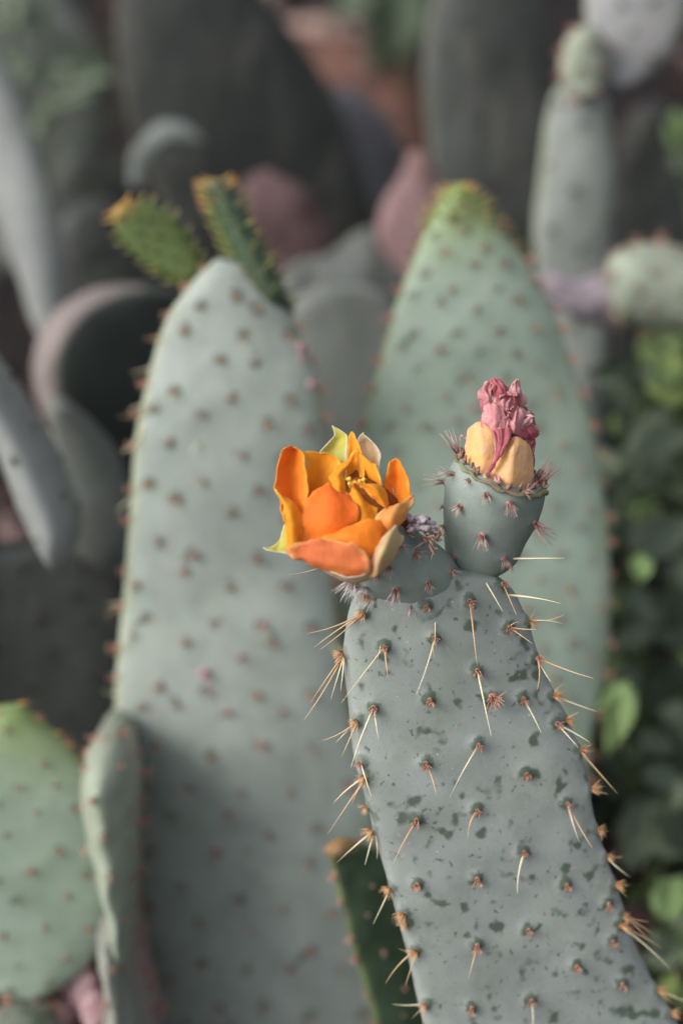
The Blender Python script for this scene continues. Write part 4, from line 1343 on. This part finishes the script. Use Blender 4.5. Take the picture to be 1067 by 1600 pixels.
for i, q in enumerate(core.verts):
    c = core.C[min(i // core.seg, core.rows - 1)]
    d = (q - c)
    k = sum((0.4 - abs(noise.noise(q * sc + Vector((3, 3, o)))) * 2) * am for o, (sc, am) in enumerate(((150, 1.0), (340, .6), (760, .3))))
    core.verts[i] = q + d.normalized() * (k * 0.0012)
part("core", core.verts, core.faces, M_WILTR, bud, {"along": core.along, "across": [0.3] * len(core.verts), "side": [math.sin(i * .7) for i in range(len(core.verts))]})


def wp(rows, mat, **k):
    k.setdefault("R", 46); k.setdefault("C", 40)
    return petal(bud, rows, CZ, mat, thick=.0005, **k)


# swollen yellow tepals
wp([[(400, 735, -9), (480, 755, -14), (570, 730, -13)], [(370, 610, -8), (480, 640, -17), (600, 620, -14)], [(372, 490, -7), (480, 490, -17), (605, 495, -14)], [(388, 405, -7), (475, 395, -15), (590, 425, -13)], [(408, 352, -7), (470, 338, -12), (545, 372, -12)]], M_WILTY, tip_round=.2, wrinkle=.0007, pleat=.0003, crumple=.0003, seed=1, ruffle=.0012)
wp([[(585, 830, -14), (690, 845, -17), (795, 800, -12)], [(540, 700, -16), (680, 720, -21), (824, 690, -10)], [(556, 600, -16), (690, 590, -21), (824, 580, -9)], [(605, 515, -15), (705, 500, -19), (808, 505, -9)], [(645, 458, -13), (705, 440, -15), (770, 462, -10)]], M_WILTY, tip_round=.22, wrinkle=.0007, pleat=.0003, crumple=.0003, seed=2, ruffle=.0012)
wp([[(465, 790, -15), (515, 815, -17), (575, 815, -16)], [(430, 715, -15), (500, 730, -20), (580, 755, -18)], [(460, 665, -15), (510, 665, -17), (560, 690, -16)]], M_WILTY, wrinkle=.0004, seed=3)
wp([[(560, 800, -15), (600, 820, -18), (660, 820, -16)], [(550, 730, -17), (590, 740, -20), (640, 760, -19)], [(545, 680, -16), (580, 685, -17), (620, 710, -17)]], M_WILTP, pleat=.0016, crumple=.0005, seed=4)
# crumpled pink petals
wp([[(505, 690, -20), (525, 680, -21), (548, 655, -20)], [(555, 600, -21), (582, 575, -22.5), (612, 555, -21.5)], [(570, 480, -18), (620, 465, -20), (668, 450, -18)], [(540, 370, -12), (620, 360, -14), (690, 370, -11)]], M_WILTR, pleat=.0016, crumple=.0005, seed=5)
wp([[(500, 420, -9), (560, 440, -13), (620, 420, -13)], [(475, 330, -8), (560, 330, -15), (650, 330, -13)], [(470, 250, -7), (550, 240, -14), (640, 260, -12)], [(490, 190, -6), (550, 200, -11), (610, 215, -10)]], M_WILTP, pleat=.0016, crumple=.0005, seed=6, ruffle=.0034)
wp([[(640, 430, -12), (700, 420, -13), (780, 470, -7)], [(640, 340, -13), (710, 330, -15), (800, 400, -6)], [(680, 270, -11), (720, 260, -12), (790, 320, -6)], [(700, 245, -10), (725, 240, -10), (760, 260, -7)]], M_WILTP, pleat=.0016, crumple=.0005, seed=7, ruffle=.0034)
wp([[(690, 450, -10), (760, 450, -9), (815, 480, -2)], [(700, 400, -11), (770, 400, -10), (825, 430, -2)], [(655, 410, -13), (730, 385, -11), (810, 350, -3)], [(745, 330, -8), (780, 300, -6), (810, 300, -2)]], M_WILTR, pleat=.0016, crumple=.0005, seed=8, ruffle=.0034)
wp([[(760, 640, -4), (810, 640, -2), (835, 640, 3)], [(790, 520, -4), (820, 510, -2), (838, 520, 3)], [(790, 400, -5), (815, 380, -3), (828, 400, 2)], [(760, 290, -6), (790, 270, -4), (812, 300, 1)]], M_WILTR, pleat=.0016, crumple=.0005, seed=9, ruffle=.0034)
wp([[(560, 240, -12), (640, 270, -13), (730, 270, -8)], [(560, 200, -12), (640, 215, -14), (745, 235, -8)], [(590, 180, -11), (650, 190, -13), (740, 200, -8)], [(600, 160, -9), (660, 170, -10), (720, 180, -7)]], M_WILTP, pleat=.0016, crumple=.0005, seed=10, ruffle=.0034)
wp([[(480, 230, -8), (520, 240, -11), (570, 220, -11)], [(462, 170, -8), (510, 180, -13), (575, 170, -12)], [(455, 150, -8), (500, 130, -12), (560, 120, -11)], [(480, 110, -7), (520, 95, -9), (560, 100, -9)]], M_WILTP, pleat=.0016, crumple=.0005, seed=11, ruffle=.0034)
wp([[(560, 210, -11), (620, 190, -12), (700, 210, -8)], [(550, 140, -11), (620, 130, -13), (690, 160, -8)], [(530, 90, -9), (580, 75, -11), (650, 110, -8)], [(520, 78, -7), (560, 66, -8), (610, 80, -7)]], M_WILTR, pleat=.0016, crumple=.0005, seed=12, ruffle=.0034)
wp([[(660, 240, -8), (710, 240, -8), (755, 240, -4)], [(650, 180, -9), (710, 180, -9), (752, 195, -4)], [(640, 130, -8), (680, 140, -8), (720, 165, -4)]], M_WILTP, pleat=.0016, crumple=.0005, seed=13, ruffle=.0034)
wp([[(380, 470, -4), (390, 480, -5), (410, 480, -6)], [(350, 445, -3), (370, 455, -5), (390, 450, -6)], [(335, 425, -3), (345, 430, -4), (350, 435, -4)]], M_WILTP, R=10, C=7, seed=14)

rs = random.Random(11)
for i in range(13):
    t = rs.random()
    x, y = 480 + rs.uniform(0, 260), 165 + rs.uniform(0, 285)
    x += (y - 100) * 0.18
    w, h, a = rs.uniform(35, 70), rs.uniform(50, 95), rs.uniform(-1.0, 1.0)
    z = -11 + 5 * abs((x - 640) / 170)
    ca, sa = math.cos(a), math.sin(a)

    def q(u, v, dz):
        return (x + u * w * ca + v * h * sa, y + u * w * sa - v * h * ca, z + dz)
    wp([[q(-.8, -.8, 2), q(0, -.9, 0), q(.8, -.8, 2)], [q(-1, 0, 0), q(0, 0, -2.5), q(1, 0, 0)], [q(-.9, .6, -1), q(0, .7, -3), q(.9, .5, -1)], [q(-.5, 1, -3.5), q(0, 1.05, -4.5), q(.6, .9, -3.5)]],
       M_WILTP if i % 3 else M_WILTR, R=24, C=20, pleat=.0013, crumple=.0004, ruffle=.003, seed=30 + i)

# ---- fruit under the orange flower
P_O = Plane(620, 870, 0.589, 0.30, -0.25)
fo = Loft([(712, 925), (690, 940), (645, 947), (605, 940), (570, 924), (548, 902), (530, 878)],
          [(716, 888), (702, 866), (680, 848), (655, 833), (637, 815), (624, 796), (610, 790)],
          P_O, rows=60, seg=64, round_ratio=0.85, wob=0.0012, wscale=45, power=1.0, seed=95)
o_marks = []
for (x, y, var, sc) in ((618, 920, FRUIT_T, 1.2), (641, 945, FRUIT_T, 1.2), (667, 910, FRUIT_T, .95), (703, 893, FRUIT_T, .9), (648, 864, FRUIT_T, 1.0), (645, 868, FRUIT_T, .8), (584, 932, WHITE_T, .85), (560, 918, WHITE_T, .9), (548, 908, WHITE_T, .9),
                        (572, 915, WHITE_T, .7), (612, 868, FRUIT_T, .8), (622, 850, FRUIT_T, .9), (631, 832, FRUIT_LONG, .6), (634, 815, FRUIT_T, .9), (606, 885, FRUIT_T, .9), (590, 897, FRUIT_T, .9), (565, 930, FRUIT_T, 1.0), (570, 938, RIM_T, .9)):
    p, n = fo.hit(x, y)
    if n.dot(CAM - p) < 0:
        n = -n
    o_marks.append((p, n, var, sc))
fo.mark([(p, n) for p, n, _, _ in o_marks], radius=0.0018, amount=0.7, bump=0.0006, sigma=.0018)
fruit_o = fo.build("fruit", M_FRUIT, front)
fruit_o["label"] = "sideways fruit that carries the open orange flower"
for p, n, var, sc in o_marks:
    dn = Vector((0, 0, -1)) if x > 600 else Vector((-.5, 0, -1))
    areole(fruit_o, p + n * .0004, n, var, sc, down=dn)

# dry fluff between the two fruits
rr = random.Random(5)
A = Acc()
for i in range(34):
    c = W(655 + rr.uniform(-16, 18), 818 + rr.uniform(-10, 11), 0.577 + rr.uniform(-.004, .006))
    r = rr.uniform(.0008, .0019)
    vs, fs, al = dome(r, r, 11, 5)
    M = frame((CAM - c) + Vector((rr.uniform(-.6, .6), 0, rr.uniform(-.2, .5))))
    A.add([c + (M @ Vector((v.x * 1.3, v.y * .8, v.z))) * (1 + .6 * noise.noise((c + v) * 900)) for v in vs], fs, al)
part("fluff", A.v, A.f, M_FLUFF, front)
A = Acc()
for i in range(46):
    c = W(676 + rr.uniform(-16, 16), 838 + rr.uniform(-14, 20), 0.577 + rr.uniform(-.003, .006))
    d = Vector((rr.uniform(-1, 1), rr.uniform(-1, .2), rr.uniform(-.8, 1))).normalized()
    A.add(*spike(c, c + d * rr.uniform(.002, .005), rr.uniform(.0003, .0008), .0001, 4, 2))
o = part("dry_bract", A.v, A.f, M_TUFTB, front, {"along": A.a})
o["label"] = "brown dry bracts between the two fruits"

# ---- orange flower
flower = bpy.data.objects.new("flower", None)
flower.empty_display_size = .01
link(flower, front)
flower["label"] = "open orange flower with a salmon petal folded out below"
CF = (410.0, 650.0, 4.104, 0.569)


def fp(rows, mat, **k):
    k.setdefault("ruffle", .0024); k.setdefault("crumple", .00018); k["thick"] = .0003
    k.setdefault("R", 44); k.setdefault("C", 33)
    return petal(flower, rows, CF, mat, **k)


# throat
P_T = Plane(545, 820, 0.581, 0.05, -0.3)
Loft([(640, 870), (600, 905), (560, 900), (520, 870), (500, 830), (505, 790)], [(645, 850), (640, 810), (620, 780), (590, 755), (560, 745), (530, 755)], P_T, rows=24, seg=24, round_ratio=.45, wob=.001, wscale=90).build("throat", M_THROAT, flower)
# back sepals
fp([[(330, 300, 16), (440, 330, 17), (540, 330, 16)], [(372, 225, 17), (460, 230, 19), (545, 220, 16)], [(430, 160, 17), (490, 160, 18), (548, 160, 16)], [(460, 120, 17), (495, 110, 17), (540, 118, 16)], [(444, 62, 17), (448, 60, 17), (456, 66, 17)]], M_SEP, seed=1, ruffle=.0003)
fp([[(600, 400, 15), (690, 420, 16), (745, 400, 13)], [(610, 300, 17), (690, 300, 18), (752, 320, 14)], [(600, 190, 18), (680, 200, 19), (745, 235, 15)], [(600, 115, 18), (650, 112, 18), (715, 165, 16)]], M_SEPW, seed=2, tip_round=.3)
# tall left petal
fp([[(170, 860, 0), (230, 860, 3), (290, 800, 3)], [(150, 670, -1), (205, 690, 6), (268, 690, 3)], [(104, 500, 0), (190, 510, 8), (285, 490, 3)], [(84, 360, 2), (180, 360, 9), (290, 370, 4)], [(118, 225, 4), (195, 215, 9), (268, 260, 5)], [(165, 192, 5), (188, 189, 6), (215, 198, 6)]], M_PET, seed=3)
# left lower rolled margin of that petal
fp([[(158, 860, -2), (200, 850, -4), (250, 800, -1)], [(150, 680, -3), (195, 690, -4), (255, 680, 0)], [(112, 540, -2), (160, 560, -3), (235, 580, 1)], [(70, 462, 0), (110, 490, -1), (190, 540, 2)]], M_PETY, seed=4, wrinkle=.0004)
# back left inner
fp([[(270, 620, 4), (370, 600, 6), (470, 520, 6)], [(275, 470, 7), (370, 450, 12), (490, 420, 9)], [(282, 340, 8), (380, 330, 13), (505, 330, 10)], [(262, 250, 9), (370, 245, 12), (495, 285, 11)], [(262, 232, 9), (350, 228, 11), (430, 245, 11)]], M_PETY, seed=5, ruffle=.0014)
# ribbon petals at the back centre
fp([[(520, 480, 7), (570, 470, 9), (640, 430, 9)], [(530, 370, 9), (590, 350, 12), (660, 370, 9)], [(545, 230, 12), (590, 220, 13), (645, 250, 11)], [(550, 130, 13), (580, 102, 13), (622, 190, 12)]], M_PETY, seed=6, ruffle=.001)
fp([[(640, 400, 11), (700, 440, 11), (770, 470, 8)], [(620, 320, 10), (680, 360, 9), (768, 430, 6)], [(605, 240, 11), (660, 270, 9), (735, 340, 8)], [(600, 205, 12), (625, 225, 11), (650, 245, 11)]], M_PETY, seed=7)
fp([[(560, 380, 10), (640, 330, 13), (700, 430, 12)], [(560, 470, 6), (650, 430, 9), (720, 480, 9)], [(600, 560, 5), (670, 520, 8), (740, 560, 7)]], M_THROAT, seed=71)  # dark sheet, painted shade for the gap between the petals
# ragged yellow strip
fp([[(440, 500, 3), (490, 520, 1), (540, 500, 4)], [(448, 430, 2), (495, 430, 1), (535, 430, 4)], [(430, 395, 3), (480, 380, 2), (530, 370, 5)], [(500, 300, 8), (545, 300, 7), (580, 280, 9)], [(520, 275, 9), (560, 250, 9), (600, 215, 11)]], M_PETY, seed=8, ruffle=.0025, wrinkle=.0006)
# inner slab
fp([[(560, 640, 1), (660, 690, -1), (740, 660, 2)], [(555, 550, 3), (640, 580, 0), (735, 625, 4)], [(545, 480, 5), (605, 490, 2), (670, 540, 5)], [(538, 415, 6), (575, 420, 5), (610, 440, 6)]], M_PETY, seed=9)
# small yellow tip
fp([[(740, 560, 3), (790, 590, 1), (810, 565, 4)], [(705, 515, 1), (750, 510, -2), (785, 465, 1)], [(660, 480, 0), (710, 455, -3), (740, 432, 0)], [(595, 422, -1), (605, 420, -2), (640, 422, -1)]], M_PETY, seed=10, ruffle=.0018, R=24, C=17)
# right upright petal
fp([[(790, 640, 6), (860, 620, 6), (950, 560, 5)], [(780, 500, 8), (860, 500, 11), (955, 500, 6)], [(790, 410, 9), (865, 400, 12), (935, 430, 7)], [(812, 325, 9), (862, 320, 11), (908, 345, 8)], [(840, 290, 9), (858, 284, 9), (878, 294, 9)]], M_PET, seed=11)
# greenish inner sepal seen between
fp([[(770, 560, 10), (810, 570, 11), (850, 570, 11)], [(765, 470, 11), (800, 460, 12), (840, 480, 12)], [(775, 430, 12), (800, 425, 12), (820, 435, 12)]], M_SEP, seed=12, R=14, C=11)
# front round petal
fp([[(300, 830, 2), (440, 830, -1), (590, 800, 0)], [(266, 730, 1), (430, 735, -4), (612, 730, -1)], [(252, 650, 1), (430, 650, -5), (618, 640, -1)], [(262, 575, 2), (430, 570, -4), (606, 570, 0)], [(300, 508, 3), (430, 505, -2), (560, 510, 2)], [(352, 468, 4), (430, 464, 1), (508, 474, 4)], [(400, 454, 5), (430, 452, 4), (462, 456, 5)]], M_PETD, seed=13, R=52, C=40)
# right peach petal
fp([[(800, 770, -1), (860, 720, -3), (910, 670, 2)], [(735, 690, -1), (830, 660, -5), (935, 610, 3)], [(735, 650, 1), (840, 600, -3), (958, 555, 4)], [(790, 602, 3), (890, 550, 1), (972, 502, 5)]], M_PETP, seed=14)
# front right petal
fp([[(600, 1030, -5), (690, 1030, -6), (790, 960, -4)], [(500, 890, -5), (660, 890, -9), (800, 840, -4)], [(378, 805, -4), (600, 790, -10), (830, 770, -3)], [(440, 750, -3), (620, 710, -8), (815, 725, -2)], [(540, 700, -3), (650, 660, -5), (760, 676, -1)]], M_PET, seed=15, tip_round=.2)
# greenish right front petal
fp([[(680, 1035, -7), (740, 1025, -9), (820, 950, -5)], [(698, 945, -9), (770, 900, -13), (885, 850, -3)], [(722, 850, -8), (805, 800, -12), (912, 765, 0)], [(800, 735, -4), (850, 705, -6), (898, 730, 1)]], M_PETG, seed=16, tip_round=.25)
# salmon lowest petal
fp([[(330, 965, -6), (500, 1025, -9), (680, 1025, -8)], [(220, 915, -10), (440, 960, -12.5), (692, 985, -11)], [(150, 872, -10), (420, 880, -13), (688, 930, -12)], [(190, 838, -11), (410, 822, -13), (655, 866, -13)], [(250, 812, -11), (400, 788, -13), (600, 828, -12.5)]], M_PETS, seed=17)
# cream sepals: spiked left one and the one under the flower
fp([[(175, 640, 4), (190, 780, 2), (170, 890, 0)], [(140, 700, 4), (150, 800, 2), (130, 880, 0)], [(105, 800, 3), (100, 838, 2), (90, 872, 0)], [(50, 838, 2), (52, 848, 1), (48, 860, 0)], [(5, 841, 1), (4, 845, 1), (6, 849, 1)]], M_SEP, seed=18, ruffle=.0002)
fp([[(520, 1060, -3), (610, 1075, -3), (730, 1030, -3)], [(420, 1010, -5), (580, 1050, -8), (745, 1015, -5)], [(320, 950, -6), (540, 1030, -12), (740, 985, -8)]], M_SEPW, seed=19, ruffle=.0003)

# stamens in the heart of the flower
rs = random.Random(21)
stamen_mat = spike_material("stamen_yellow", (0.85, 0.40, 0.03), (0.95, 0.66, 0.10), mid=0.8)
for i in range(13):
    x, y = rs.uniform(500, 745), rs.uniform(400, 545)
    a = W(410 + (x + 10) / 4.104, 650 + (y + 60) / 4.104, CF[3] + .008)
    b_ = W(410 + x / 4.104, 650 + y / 4.104, CF[3] + rs.uniform(.001, .005))
    A = Acc()
    A.add(*spike(a, b_, .0003, .0003, 5, 3))
    vs, fs, al = dome(.0007, .0009, 7, 3)
    A.add([b_ + (frame(CAM - b_) @ v) for v in vs], fs, [1.0] * len(al))
    part("stamen", A.v, A.f, stamen_mat, flower, {"along": A.a})
